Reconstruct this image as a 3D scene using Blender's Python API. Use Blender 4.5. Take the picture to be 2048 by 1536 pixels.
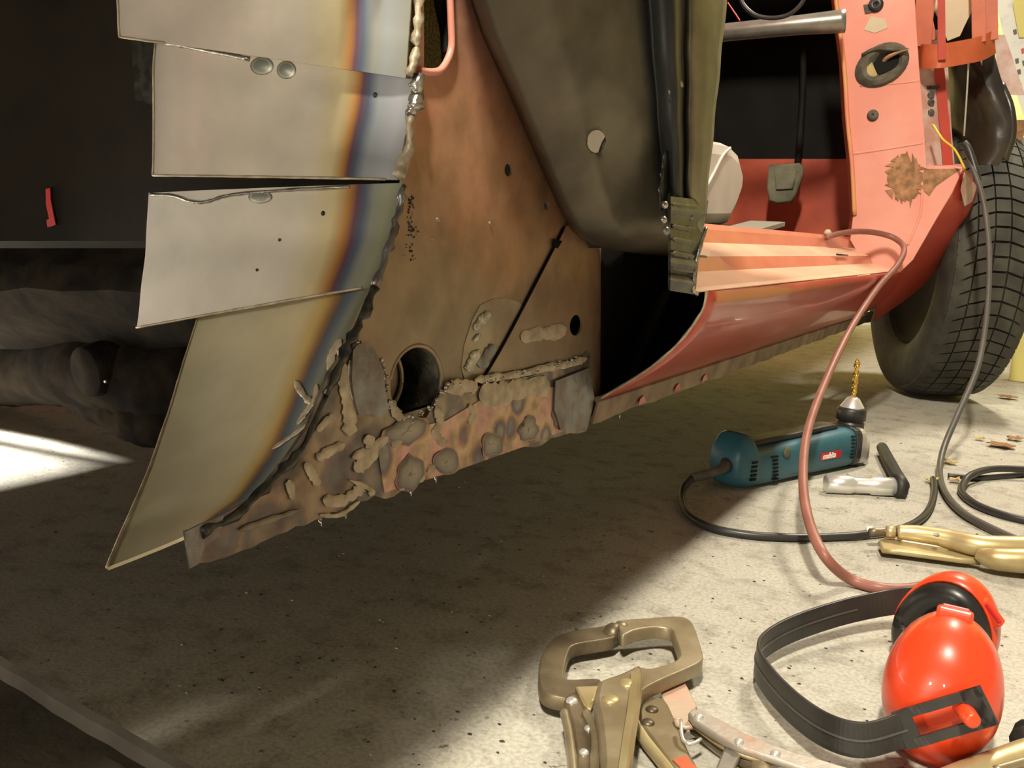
import bpy, bmesh, math, random
from mathutils import Vector, Matrix, noise
from mathutils.bvhtree import BVHTree

random.seed(7)
scene = bpy.context.scene
for o in list(bpy.data.objects):
    bpy.data.objects.remove(o)
COL = scene.collection

# ------------------------------------------------------------------ camera
FPX, CAMH = 1900.0, 0.31
YAW, PITCH, ROLL = math.radians(28.853), math.radians(9.383), math.radians(3.0)
RM = Matrix.Rotation(YAW, 3, 'Z') @ Matrix.Rotation(math.pi/2-PITCH, 3, 'X') @ Matrix.Rotation(ROLL, 3, 'Z')
CAM = Vector((0, 0, CAMH))
cd = bpy.data.cameras.new('camera')
cam = bpy.data.objects.new('camera', cd)
COL.objects.link(cam)
cam.matrix_world = Matrix.Translation(CAM) @ RM.to_4x4()
cd.sensor_width = 36.0
cd.lens = 36.0*FPX/2048.0
cd.clip_start = 0.02
scene.camera = cam

# ------------------------------------------------------------------ world, lamps, exposure
scene.view_settings.view_transform = 'Standard'
scene.view_settings.look = 'None'
scene.view_settings.gamma = 1.0
scene.view_settings.exposure = 0.0
w = bpy.data.worlds.new('garage_world')
scene.world = w
w.use_nodes = True
w.node_tree.nodes['Background'].inputs[0].default_value = (1.0, 0.85, 0.62, 1)
w.node_tree.nodes['Background'].inputs[1].default_value = 0.02

def area(name, loc, target, size, size_y, power, col):
    l = bpy.data.lights.new(name, 'AREA')
    l.shape = 'RECTANGLE'
    l.size, l.size_y, l.energy, l.color = size, size_y, power, col
    o = bpy.data.objects.new(name, l)
    COL.objects.link(o)
    o.location = loc
    o.rotation_euler = (Vector(target)-Vector(loc)).to_track_quat('-Z', 'Y').to_euler()
    return o
LAMP = (1.0, 0.91, 0.74)
area('ceiling_lamp_rear', (0.09, -0.80, 2.20), (0.0, 0.4, 0.0), 0.12, 0.40, 114, LAMP)
area('ceiling_lamp_front', (0.07, 2.60, 2.20), (-0.05, 1.4, 0.0), 0.12, 0.60, 55, LAMP)
area('low_work_lamp', (-0.60, -1.60, 0.22), (-0.42, 0.5, 0.32), 0.10, 0.10, 12.5, LAMP)
area('right_fill_lamp', (0.12, -1.60, 0.21), (-0.40, 0.5, 0.32), 0.10, 0.10, 4.5, LAMP)  # unseen weak fill, added to brighten the inner panel and pillar
area('far_side_lamp', (-3.0, 0.30, 0.80), (-1.2, 0.7, 0.0), 0.10, 0.10, 800, (1.0, 0.95, 0.85))

# ------------------------------------------------------------------ pixel frame helpers (photo is 2048 x 1536)
def on(px, py, ax, val):
    """point of a real plane (axis ax = val) that the photo shows at px, py"""
    d = RM @ Vector(((px-1024)/FPX, (768-py)/FPX, -1.0))
    t = (val-CAM[ax])/d[ax]
    return CAM+d*t
def X(px, py, v): return on(px, py, 0, v)
def Y(px, py, v): return on(px, py, 1, v)
def Z(px, py, v=0.0): return on(px, py, 2, v)

# ------------------------------------------------------------------ materials
MATS = {}
def nmat(name):
    m = bpy.data.materials.new(name)
    m.use_nodes = True
    MATS[name] = m
    nt = m.node_tree
    return m, nt, nt.nodes['Principled BSDF']
def L(nt, a, b): nt.links.new(a, b)
def ramp_node(nt, stops):
    r = nt.nodes.new('ShaderNodeValToRGB')
    e = r.color_ramp.elements
    e[0].position, e[0].color = stops[0][0], (*stops[0][1], 1)
    e[1].position, e[1].color = stops[-1][0], (*stops[-1][1], 1)
    for p, c in stops[1:-1]:
        k = e.new(p)
        k.color = (*c, 1)
    return r
def noise_node(nt, scale, detail=4, vec=None, rough=0.55):
    n = nt.nodes.new('ShaderNodeTexNoise')
    n.inputs['Scale'].default_value = scale
    n.inputs['Detail'].default_value = detail
    n.inputs['Roughness'].default_value = rough
    if vec is None:
        tc = nt.nodes.new('ShaderNodeTexCoord')
        vec = tc.outputs['Object']
    L(nt, vec, n.inputs['Vector'])
    return n
def plain(name, col, rough=0.5, metal=0.0, var=0.25, scale=30, bump=0.0, bscale=120, col2=None, lo=0.38, hi=0.66, coat=0.0, spec=0.5):
    m, nt, b = nmat(name)
    n = noise_node(nt, scale)
    c2 = col2 if col2 else tuple(c*(1-var) for c in col)
    r = ramp_node(nt, [(lo, c2), (hi, col)])
    L(nt, n.outputs['Fac'], r.inputs[0])
    L(nt, r.outputs[0], b.inputs['Base Color'])
    b.inputs['Roughness'].default_value = rough
    b.inputs['Metallic'].default_value = metal
    b.inputs['Specular IOR Level'].default_value = spec
    b.inputs['Coat Weight'].default_value = coat
    if bump:
        n2 = noise_node(nt, bscale, 5)
        bp = nt.nodes.new('ShaderNodeBump')
        bp.inputs['Strength'].default_value = bump
        bp.inputs['Distance'].default_value = 0.002
        L(nt, n2.outputs['Fac'], bp.inputs['Height'])
        L(nt, bp.outputs[0], b.inputs['Normal'])
    return m
def tinted(name, stops, rough=0.42, metal=0.30, wob=0.06, wscale=9, bump=0.15, dirt=0.18, axis=0, mscale=25):
    """sheet steel whose temper colours run across the UV"""
    m, nt, b = nmat(name)
    uv = nt.nodes.new('ShaderNodeUVMap')
    sep = nt.nodes.new('ShaderNodeSeparateXYZ')
    L(nt, uv.outputs[0], sep.inputs[0])
    n = noise_node(nt, wscale, 3)
    ma = nt.nodes.new('ShaderNodeMath'); ma.operation = 'MULTIPLY_ADD'
    L(nt, n.outputs['Fac'], ma.inputs[0])
    ma.inputs[1].default_value = wob
    ad = nt.nodes.new('ShaderNodeMath'); ad.operation = 'SUBTRACT'
    L(nt, sep.outputs[axis], ad.inputs[0])
    ad.inputs[1].default_value = wob*0.5
    L(nt, ad.outputs[0], ma.inputs[2])
    r = ramp_node(nt, stops)
    L(nt, ma.outputs[0], r.inputs[0])
    n2 = noise_node(nt, mscale, 6)
    r2 = ramp_node(nt, [(0.35, (1-dirt,)*3), (0.65, (1+dirt*0.4,)*3)])
    L(nt, n2.outputs['Fac'], r2.inputs[0])
    mx = nt.nodes.new('ShaderNodeMix'); mx.data_type = 'RGBA'; mx.blend_type = 'MULTIPLY'
    mx.inputs[0].default_value = 1
    L(nt, r.outputs[0], mx.inputs[6]); L(nt, r2.outputs[0], mx.inputs[7])
    L(nt, mx.outputs[2], b.inputs['Base Color'])
    b.inputs['Roughness'].default_value = rough
    b.inputs['Metallic'].default_value = metal
    n3 = noise_node(nt, 35, 4)
    bp = nt.nodes.new('ShaderNodeBump')
    bp.inputs['Strength'].default_value = bump
    bp.inputs['Distance'].default_value = 0.002
    L(nt, n3.outputs['Fac'], bp.inputs['Height'])
    L(nt, bp.outputs[0], b.inputs['Normal'])
    return m

STEEL = (0.74, 0.67, 0.56); STRAW = (0.78, 0.66, 0.38); ORNG = (0.52, 0.24, 0.06)
PURP = (0.16, 0.07, 0.10); BLUE = (0.10, 0.13, 0.19); GRGN = (0.30, 0.31, 0.27)
tinted('steel_a', [(0.000, (0.60, 0.53, 0.47)), (0.350, (0.68, 0.59, 0.51)), (0.655, STEEL), (0.780, STRAW), (0.820, ORNG), (0.839, PURP), (0.860, BLUE), (0.897, GRGN), (0.934, (0.31, 0.33, 0.34)), (1.000, (0.26, 0.26, 0.21))], dirt=0.09)
tinted('steel_b', [(0.000, (0.57, 0.52, 0.47)), (0.100, (0.72, 0.64, 0.56)), (0.200, (0.78, 0.66, 0.59)), (0.300, STEEL), (0.665, STEEL), (0.765, STRAW), (0.810, ORNG), (0.830, PURP), (0.853, BLUE), (0.891, (0.36, 0.39, 0.43)), (0.961, (0.43, 0.44, 0.49)), (1.000, (0.34, 0.34, 0.33))], dirt=0.09)
tinted('steel_c', [(0.000, (0.80, 0.77, 0.70)), (0.650, (0.80, 0.74, 0.64)), (0.780, STRAW), (0.835, ORNG), (0.861, PURP), (0.884, BLUE), (0.914, GRGN), (0.955, (0.33, 0.34, 0.23)), (1.000, (0.20, 0.21, 0.16))], dirt=0.09)
tinted('steel_d', [(0.000, (0.65, 0.59, 0.39)), (0.250, (0.75, 0.69, 0.49)), (0.610, (0.78, 0.68, 0.43)), (0.710, (0.68, 0.49, 0.18)), (0.775, (0.34, 0.18, 0.07)), (0.810, (0.13, 0.12, 0.13)), (0.850, (0.13, 0.17, 0.22)), (0.910, (0.26, 0.27, 0.21)), (0.955, (0.17, 0.18, 0.12)), (1.000, (0.13, 0.13, 0.09))], wob=0.12, dirt=0.09)
tinted('pillar_steel', [(0, (0.047, 0.042, 0.033)), (0.05, (0.094, 0.079, 0.058)), (0.3, (0.16, 0.14, 0.10)), (0.62, (0.19, 0.17, 0.115)), (0.67, (0.042, 0.047, 0.058)), (0.70, (0.094, 0.099, 0.091)), (0.76, (0.033, 0.033, 0.038)), (0.80, (0.085, 0.085, 0.069)), (0.85, (0.047, 0.042, 0.033)), (0.88, (0.34, 0.30, 0.17)), (0.95, (0.29, 0.28, 0.18)), (1, (0.27, 0.26, 0.21))], rough=0.45, metal=0.5, wob=0.05, wscale=12, dirt=0.3)
plain('flange_steel', (0.30, 0.25, 0.185), 0.36, 0.5, col2=(0.10, 0.088, 0.07), scale=34, bump=0.5, bscale=60)
plain('flange_tint', (0.52, 0.30, 0.22), 0.40, 0.45, col2=(0.27, 0.23, 0.15), scale=34, bump=0.15, bscale=60)
plain('grey_weld_plate', (0.27, 0.28, 0.27), 0.35, 0.6, col2=(0.15, 0.12, 0.10), scale=45, bump=0.6, bscale=60)
plain('foot_steel', (0.10, 0.10, 0.075), 0.36, 0.5, col2=(0.045, 0.045, 0.04), scale=50, bump=0.3, bscale=90)
plain('ground_steel', (0.44, 0.36, 0.25), 0.40, 0.35, col2=(0.30, 0.235, 0.155), scale=26)
plain('weld_bead', (0.60, 0.50, 0.36), 0.45, 0.25, col2=(0.36, 0.30, 0.21), scale=90, bump=0.3, bscale=300)
plain('weld_bright', (0.62, 0.60, 0.55), 0.22, 0.8, col2=(0.35, 0.33, 0.28), scale=120, bump=0.3, bscale=300)
plain('weld_dark', (0.10, 0.10, 0.085), 0.3, 0.6, col2=(0.04, 0.04, 0.035), scale=120, bump=0.3, bscale=200)
plain('underseal', (0.017, 0.012, 0.007), 0.85, 0.0, col2=(0.007, 0.006, 0.005), scale=9, bump=0.5, bscale=40, spec=0.15)
plain('axle_dirt', (0.026, 0.019, 0.012), 0.95, 0.0, col2=(0.008, 0.006, 0.005), scale=22, bump=0.9, bscale=50, spec=0.1)
plain('red_paint', (0.52, 0.075, 0.045), 0.28, 0.0, col2=(0.42, 0.055, 0.035), scale=7, coat=0.3)
plain('salmon_paint', (0.78, 0.36, 0.28), 0.38, 0.0, col2=(0.74, 0.28, 0.21), scale=8, coat=0.2)
plain('sill_paint', (0.70, 0.25, 0.14), 0.30, 0.0, col2=(0.60, 0.17, 0.10), scale=10, coat=0.3)
plain('sill_lit', (0.92, 0.68, 0.46), 0.28, 0.0, col2=(0.86, 0.54, 0.36), scale=8, coat=0.3)  # paler copy of the sill paint, bright light put into the colour
plain('bracket_paint', (0.52, 0.12, 0.045), 0.4, 0.0, col2=(0.42, 0.085, 0.03), scale=18)
plain('worn_primer', (0.62, 0.48, 0.42), 0.5, 0.0, col2=(0.48, 0.25, 0.20), scale=25)
plain('rust_patch', (0.46, 0.24, 0.12), 0.9, 0.0, col2=(0.22, 0.12, 0.055), scale=80, bump=0.8, bscale=200)
plain('flange_brown', (0.34, 0.26, 0.17), 0.7, 0.1, col2=(0.18, 0.13, 0.085), scale=25, bump=0.5, bscale=90)
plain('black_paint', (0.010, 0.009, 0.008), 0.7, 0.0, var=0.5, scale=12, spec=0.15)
plain('black_liner', (0.022, 0.020, 0.018), 0.32, 0.0, col2=(0.045, 0.035, 0.02), scale=11, bump=0.5, bscale=25)
plain('black_rubber', (0.020, 0.020, 0.018), 0.55, 0.0, var=0.4, scale=40)
plain('tyre_rubber', (0.060, 0.057, 0.040), 0.75, 0.0, col2=(0.032, 0.030, 0.024), scale=25, bump=0.2, bscale=150)
plain('tyre_groove', (0.010, 0.010, 0.008), 0.9)
plain('grommet', (0.12, 0.105, 0.07), 0.7, 0.0, col2=(0.06, 0.055, 0.04), scale=60)
plain('pedal_rubber', (0.19, 0.19, 0.12), 0.75, 0.0, col2=(0.13, 0.13, 0.085), scale=50)
plain('tube_metal', (0.34, 0.32, 0.28), 0.35, 0.6, var=0.4, scale=20)
plain('seat_vinyl', (0.58, 0.53, 0.49), 0.45, 0.0, col2=(0.46, 0.42, 0.38), scale=10)
plain('footwell_red', (0.50, 0.095, 0.045), 0.5, 0.0, col2=(0.36, 0.06, 0.03), scale=10)
plain('beige_panel', (0.60, 0.50, 0.34), 0.6, 0.0, var=0.15, scale=15)
plain('orange_plastic', (0.74, 0.062, 0.014), 0.34, 0.0, col2=(0.68, 0.048, 0.012), scale=9, coat=0.25)
plain('black_plastic', (0.030, 0.028, 0.025), 0.42, 0.0, var=0.4, scale=40)
plain('cushion_black', (0.018, 0.018, 0.017), 0.35, 0.0, var=0.4, scale=30)
plain('drill_teal', (0.030, 0.125, 0.165), 0.42, 0.0, col2=(0.022, 0.095, 0.125), scale=14)
plain('alloy', (0.60, 0.58, 0.52), 0.35, 0.5, var=0.2, scale=30)
plain('chrome', (0.85, 0.84, 0.80), 0.28, 0.7, var=0.1, scale=30)
plain('gold_bit', (0.85, 0.55, 0.13), 0.25, 0.9, var=0.2, scale=60)
plain('hose_brown', (0.29, 0.115, 0.085), 0.45, 0.0, col2=(0.23, 0.085, 0.062), scale=20)
plain('cable_grey', (0.085, 0.080, 0.070), 0.45, 0.0, var=0.3, scale=20)
plain('cable_black', (0.028, 0.027, 0.026), 0.4, 0.0, var=0.3, scale=20)
plain('yellow_wire', (0.75, 0.48, 0.03), 0.4, 0.0, var=0.1)
plain('plier_nickel', (0.38, 0.32, 0.21), 0.42, 0.6, col2=(0.24, 0.19, 0.11), scale=26, bump=0.1)
plain('plier_dark', (0.24, 0.19, 0.12), 0.42, 0.6, col2=(0.10, 0.075, 0.045), scale=26, bump=0.1)
plain('plier_brass', (0.56, 0.47, 0.27), 0.40, 0.55, col2=(0.42, 0.33, 0.16), scale=22, bump=0.1)
plain('plier_worn', (0.42, 0.38, 0.33), 0.42, 0.5, col2=(0.44, 0.27, 0.20), scale=30, bump=0.2, lo=0.30, hi=0.44)
plain('plier_rusty', (0.56, 0.30, 0.22), 0.55, 0.3, col2=(0.46, 0.37, 0.28), scale=40, bump=0.2)
plain('white_plastic', (0.78, 0.75, 0.68), 0.4, 0.0, var=0.1)
plain('board_white', (0.80, 0.80, 0.72), 0.5, 0.0, col2=(0.55, 0.57, 0.60), scale=16, lo=0.25, hi=0.38)
plain('wall_yellow', (0.74, 0.66, 0.22), 0.7, 0.0, var=0.1, scale=5)
plain('wall_plaster', (0.24, 0.215, 0.17), 0.85, 0.0, var=0.15, scale=4)
plain('paint_mark_red', (0.55, 0.015, 0.02), 0.5)
plain('leaf_brown', (0.30, 0.14, 0.04), 0.8, 0.0, col2=(0.18, 0.08, 0.03), scale=60)
plain('leaf_tan', (0.50, 0.38, 0.16), 0.8, 0.0, var=0.3, scale=60)
plain('grit_dark', (0.045, 0.038, 0.03), 0.9)
plain('grit_pale', (0.70, 0.66, 0.55), 0.7)
plain('badge_red', (0.55, 0.02, 0.025), 0.35, var=0.05)
plain('badge_white', (0.85, 0.80, 0.74), 0.4, var=0.05)
plain('shaded_concrete', (0.16, 0.145, 0.115), 0.8, 0.0, col2=(0.09, 0.08, 0.065), scale=14, bump=0.3)  # darker copy of the concrete, shade put into the colour
plain('mesh_brass', (0.20, 0.145, 0.05), 0.45, 0.4, col2=(0.05, 0.04, 0.02), scale=500, lo=0.45, hi=0.55)

# concrete floor
m, nt, b = nmat('concrete')
n1 = noise_node(nt, 2.2, 6); r1 = ramp_node(nt, [(0.30, (0.35, 0.335, 0.285)), (0.62, (0.50, 0.482, 0.415))]); L(nt, n1.outputs['Fac'], r1.inputs[0])
n2 = noise_node(nt, 26, 8, rough=0.7); r2 = ramp_node(nt, [(0.32, (0.62, 0.60, 0.58)), (0.50, (1, 1, 1))]); L(nt, n2.outputs['Fac'], r2.inputs[0])
n4 = noise_node(nt, 95, 4, rough=0.6); r4 = ramp_node(nt, [(0.30, (0.35, 0.33, 0.31)), (0.36, (1, 1, 1))]); L(nt, n4.outputs['Fac'], r4.inputs[0])
n6 = noise_node(nt, 300, 3, rough=0.6); r6 = ramp_node(nt, [(0.35, (0.78, 0.77, 0.76)), (0.6, (1.05, 1.05, 1.05))]); L(nt, n6.outputs['Fac'], r6.inputs[0])
prev = r1.outputs[0]
for rr in (r2, r4, r6):
    mx = nt.nodes.new('ShaderNodeMix'); mx.data_type = 'RGBA'; mx.blend_type = 'MULTIPLY'; mx.inputs[0].default_value = 1
    L(nt, prev, mx.inputs[6]); L(nt, rr.outputs[0], mx.inputs[7]); prev = mx.outputs[2]
L(nt, prev, b.inputs['Base Color'])
b.inputs['Roughness'].default_value = 0.85
b.inputs['Specular IOR Level'].default_value = 0.2
bp = nt.nodes.new('ShaderNodeBump'); bp.inputs['Strength'].default_value = 0.25; bp.inputs['Distance'].default_value = 0.004
L(nt, n2.outputs['Fac'], bp.inputs['Height']); L(nt, bp.outputs[0], b.inputs['Normal'])

# heat-browned panel: orange primer above, grey-brown scorched steel below
m, nt, b = nmat('copper_primer')
tc = nt.nodes.new('ShaderNodeTexCoord'); sp = nt.nodes.new('ShaderNodeSeparateXYZ'); L(nt, tc.outputs['Object'], sp.inputs[0])
na = noise_node(nt, 9, 5)
mr = nt.nodes.new('ShaderNodeMapRange'); mr.inputs[1].default_value = 0.20; mr.inputs[2].default_value = 0.46; L(nt, sp.outputs[2], mr.inputs[0])
mm = nt.nodes.new('ShaderNodeMath'); mm.operation = 'MULTIPLY_ADD'; mm.inputs[1].default_value = 0.9; L(nt, na.outputs['Fac'], mm.inputs[0])
ms = nt.nodes.new('ShaderNodeMath'); ms.operation = 'SUBTRACT'; ms.inputs[1].default_value = 0.45; L(nt, mr.outputs[0], ms.inputs[0]); L(nt, ms.outputs[0], mm.inputs[2])
rc = ramp_node(nt, [(0.0, (0.31, 0.245, 0.165)), (0.26, (0.38, 0.265, 0.16)), (0.45, (0.50, 0.29, 0.16)), (0.65, (0.68, 0.34, 0.20)), (0.92, (0.80, 0.40, 0.29))])
L(nt, mm.outputs[0], rc.inputs[0])
nb = noise_node(nt, 40, 6); rb = ramp_node(nt, [(0.35, (0.78, 0.76, 0.72)), (0.62, (1.05, 1.05, 1.05))]); L(nt, nb.outputs['Fac'], rb.inputs[0])
mx = nt.nodes.new('ShaderNodeMix'); mx.data_type = 'RGBA'; mx.blend_type = 'MULTIPLY'; mx.inputs[0].default_value = 1
L(nt, rc.outputs[0], mx.inputs[6]); L(nt, rb.outputs[0], mx.inputs[7]); L(nt, mx.outputs[2], b.inputs['Base Color'])
b.inputs['Roughness'].default_value = 0.42; b.inputs['Metallic'].default_value = 0.35

# overlapping temper-colour rings left by many small welds
def rings(name, stops, scale, dist, rough=0.38, metal=0.45):
    m, nt, b = nmat(name)
    tc = nt.nodes.new('ShaderNodeTexCoord')
    nz = noise_node(nt, 30, 3, tc.outputs['Object'])
    mxv = nt.nodes.new('ShaderNodeMix'); mxv.data_type = 'VECTOR'; mxv.inputs[0].default_value = dist
    L(nt, tc.outputs['Object'], mxv.inputs[4]); L(nt, nz.outputs['Color'], mxv.inputs[5])
    vo = nt.nodes.new('ShaderNodeTexVoronoi'); vo.inputs['Scale'].default_value = scale
    L(nt, mxv.outputs[1], vo.inputs['Vector'])
    r = ramp_node(nt, stops); L(nt, vo.outputs['Distance'], r.inputs[0])
    n2 = noise_node(nt, 60, 6); r2 = ramp_node(nt, [(0.35, (0.62, 0.60, 0.58)), (0.62, (1.1, 1.1, 1.1))]); L(nt, n2.outputs['Fac'], r2.inputs[0])
    mx = nt.nodes.new('ShaderNodeMix'); mx.data_type = 'RGBA'; mx.blend_type = 'MULTIPLY'; mx.inputs[0].default_value = 1
    L(nt, r.outputs[0], mx.inputs[6]); L(nt, r2.outputs[0], mx.inputs[7]); L(nt, mx.outputs[2], b.inputs['Base Color'])
    b.inputs['Roughness'].default_value = rough; b.inputs['Metallic'].default_value = metal
    n3 = noise_node(nt, 55, 5); bp = nt.nodes.new('ShaderNodeBump'); bp.inputs['Strength'].default_value = 0.5; bp.inputs['Distance'].default_value = 0.002
    L(nt, n3.outputs['Fac'], bp.inputs['Height']); L(nt, bp.outputs[0], b.inputs['Normal'])
rings('heat_rings', [(0.0, (0.40, 0.36, 0.29)), (0.22, (0.30, 0.28, 0.24)), (0.30, (0.17, 0.17, 0.19)), (0.37, (0.20, 0.13, 0.16)), (0.44, (0.42, 0.24, 0.13)), (0.55, (0.56, 0.42, 0.24)), (0.75, (0.58, 0.34, 0.27))], 42, 0.012)
rings('flange_heat', [(0.0, (0.36, 0.31, 0.24)), (0.25, (0.24, 0.205, 0.155)), (0.40, (0.15, 0.14, 0.14)), (0.52, (0.19, 0.15, 0.12)), (0.66, (0.34, 0.27, 0.18)), (0.85, (0.30, 0.22, 0.15))], 36, 0.015)

# radial temper-colour spot (UV 0..1 from centre)
tinted('spot_tint', [(0, (0.42, 0.38, 0.30)), (0.55, (0.30, 0.27, 0.22)), (0.75, (0.22, 0.21, 0.18)), (0.86, (0.15, 0.13, 0.14)), (0.94, (0.26, 0.15, 0.12)), (1, (0.42, 0.27, 0.17))], rough=0.4, metal=0.4, wob=0.35, wscale=90)
tinted('tack_tint', [(0, (0.30, 0.33, 0.30)), (0.6, (0.28, 0.30, 0.26)), (0.72, (0.50, 0.48, 0.38)), (0.82, (0.40, 0.38, 0.30)), (0.9, (0.10, 0.09, 0.09)), (1, (0.3, 0.22, 0.14))], rough=0.4, metal=0.4, wob=0.1, wscale=60)

# ------------------------------------------------------------------ mesh helpers
def obj(name, me, mat, parent=None, smooth=False):
    o = bpy.data.objects.new(name, me)
    COL.objects.link(o)
    if mat: 
        me.materials.clear(); me.materials.append(MATS[mat])
    if smooth:
        for p in me.polygons: p.use_smooth = True
    if parent:
        o.parent = parent
        if parent.type == 'EMPTY':
            o.matrix_parent_inverse = parent.matrix_basis.inverted()
    return o
def tag(o, label=None, cat=None, group=None, kind=None):
    if label: o['label'] = label
    if cat: o['category'] = cat
    if group: o['group'] = group
    if kind: o['kind'] = kind
    return o
def empty(name, loc, label, cat, group=None):
    o = bpy.data.objects.new(name, None)
    COL.objects.link(o)
    o.empty_display_size = 0.02
    o.matrix_basis = Matrix.Translation(Vector(loc))
    return tag(o, label, cat, group)
def mesh(verts, faces, uvs=None):
    me = bpy.data.meshes.new('m')
    me.from_pydata([tuple(v) for v in verts], [], faces)
    if uvs:
        ul = me.uv_layers.new(name='UVMap')
        for lp in me.loops:
            ul.data[lp.index].uv = uvs[lp.vertex_index]
    me.update()
    return me
def recalc(me):
    bm = bmesh.new(); bm.from_mesh(me)
    bmesh.ops.recalc_face_normals(bm, faces=bm.faces)
    bm.to_mesh(me); bm.free()
    return me
def grid(name, rows, mat, parent=None, thick=0.0012, smooth=True, off=-1.0, holes=None):
    nr, nc = len(rows), len(rows[0])
    vs, uv, fs = [], [], []
    for i, r in enumerate(rows):
        for j, p in enumerate(r):
            vs.append(p); uv.append((j/(nc-1), i/(nr-1)))
    for i in range(nr-1):
        for j in range(nc-1):
            a = i*nc+j
            fs.append((a, a+1, a+nc+1, a+nc))
    o = obj(name, mesh(vs, fs, uv), mat, parent, smooth)
    if thick:
        s = o.modifiers.new('thickness', 'SOLIDIFY'); s.thickness = thick; s.offset = off
        if smooth and not holes:
            es = o.modifiers.new('crease', 'EDGE_SPLIT'); es.split_angle = math.radians(40)
    if holes:
        for cut in holes:
            bo = o.modifiers.new('hole', 'BOOLEAN'); bo.operation = 'DIFFERENCE'; bo.object = cut; bo.solver = 'EXACT'
        bake(o)
        for cut in holes: bpy.data.objects.remove(cut)
    return o
def bake(o):
    bpy.context.view_layer.update()
    dg = bpy.context.evaluated_depsgraph_get()
    me = bpy.data.meshes.new_from_object(o.evaluated_get(dg), preserve_all_data_layers=True, depsgraph=dg)
    o.modifiers.clear()
    o.data = me
def catmull(pts, n=8, closed=False):
    P = [Vector(p) for p in pts]
    out = []
    N = len(P)
    rng = range(N) if closed else range(N-1)
    for i in rng:
        p1, p2 = P[i], P[(i+1) % N]
        p0 = P[i-1] if (closed or i > 0) else p1*2-p2
        p3 = P[(i+2) % N] if (closed or i+2 < N) else p2*2-p1
        for k in range(n):
            t = k/n
            out.append(0.5*((2*p1)+(p2-p0)*t+(2*p0-5*p1+4*p2-p3)*t*t+(3*p1-p0-3*p2+p3)*t**3))
    if not closed: out.append(P[-1])
    return out
def frames(pts, up=None):
    out = []
    prev = None
    for i, p in enumerate(pts):
        t = (pts[min(i+1, len(pts)-1)]-pts[max(i-1, 0)]).normalized()
        if prev is None:
            u = Vector(up) if up else (Vector((0, 0, 1)) if abs(t.z) < 0.9 else Vector((1, 0, 0)))
        else:
            u = Vector(up) if up else prev
        u = (u-t*u.dot(t)).normalized()
        prev = u
        out.append((t, u, t.cross(u)))
    return out
def tube_mesh(pts, rad, n=10, jitter=0.0):
    pts = [Vector(p) for p in pts]
    fr = frames(pts)
    vs, fs = [], []
    for i, p in enumerate(pts):
        r = rad[i] if isinstance(rad, (list, tuple)) else rad
        t, u, v = fr[i]
        for k in range(n):
            a = 2*math.pi*k/n
            rr = r*(1+jitter*random.uniform(-1, 1))
            vs.append(p+u*math.cos(a)*rr+v*math.sin(a)*rr)
    for i in range(len(pts)-1):
        for k in range(n):
            fs.append((i*n+k, i*n+(k+1) % n, (i+1)*n+(k+1) % n, (i+1)*n+k))
    fs.append(tuple(range(n))[::-1]); fs.append(tuple(range((len(pts)-1)*n, len(pts)*n)))
    return recalc(mesh(vs, fs))
def tube(name, pts, rad, mat, parent=None, n=10, jitter=0.0, sm=8):
    if sm: 
        k = len(pts)
        pts = catmull(pts, sm)
        if isinstance(rad, (list, tuple)):
            rad = [rad[min(int(i/sm), k-1)]*(1-(i/sm-int(i/sm)))+rad[min(int(i/sm)+1, k-1)]*(i/sm-int(i/sm)) for i in range(len(pts))]
    return obj(name, tube_mesh(pts, rad, n, jitter), mat, parent, True)
def ribbon_mesh(pts, wdt, th, up):
    """rectangular section swept along pts; wdt along 'up', th across"""
    pts = [Vector(p) for p in pts]
    fr = frames(pts, up)
    vs, fs = [], []
    for i, p in enumerate(pts):
        ww = wdt[i] if isinstance(wdt, (list, tuple)) else wdt
        t, u, v = fr[i]
        for a, c in ((-.5, -.5), (.5, -.5), (.5, .5), (-.5, .5)):
            vs.append(p+u*ww*a+v*th*c)
    for i in range(len(pts)-1):
        for k in range(4):
            fs.append((i*4+k, i*4+(k+1) % 4, i*4+4+(k+1) % 4, i*4+4+k))
    fs.append((3, 2, 1, 0)); e = (len(pts)-1)*4
    fs.append((e, e+1, e+2, e+3))
    return recalc(mesh(vs, fs))
def bev(o, wd=0.001, seg=2, ang=40):
    b = o.modifiers.new('soft_edge', 'BEVEL'); b.width = wd; b.segments = seg
    b.limit_method = 'ANGLE'; b.angle_limit = math.radians(ang)
    return o
def plate_mesh(outer, holes, th, M4, bevel=0.0):
    """flat plate: outer loop and hole loops in 2D, thickness th about the plane of M4"""
    cu = bpy.data.curves.new('c', 'CURVE')
    cu.dimensions = '2D'; cu.fill_mode = 'BOTH'
    for loop in [outer]+list(holes):
        s = cu.splines.new('POLY'); s.points.add(len(loop)-1)
        for i, p in enumerate(loop): s.points[i].co = (p[0], p[1], 0, 1)
        s.use_cyclic_u = True
    cu.extrude = max(th/2-bevel, 0.0001); cu.bevel_depth = bevel; cu.bevel_resolution = 1
    cu.offset = -bevel
    o = bpy.data.objects.new('c', cu); COL.objects.link(o)
    bpy.context.view_layer.update()
    dg = bpy.context.evaluated_depsgraph_get()
    me = bpy.data.meshes.new_from_object(o.evaluated_get(dg))
    bpy.data.objects.remove(o)
    me.transform(M4)
    return me
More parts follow.
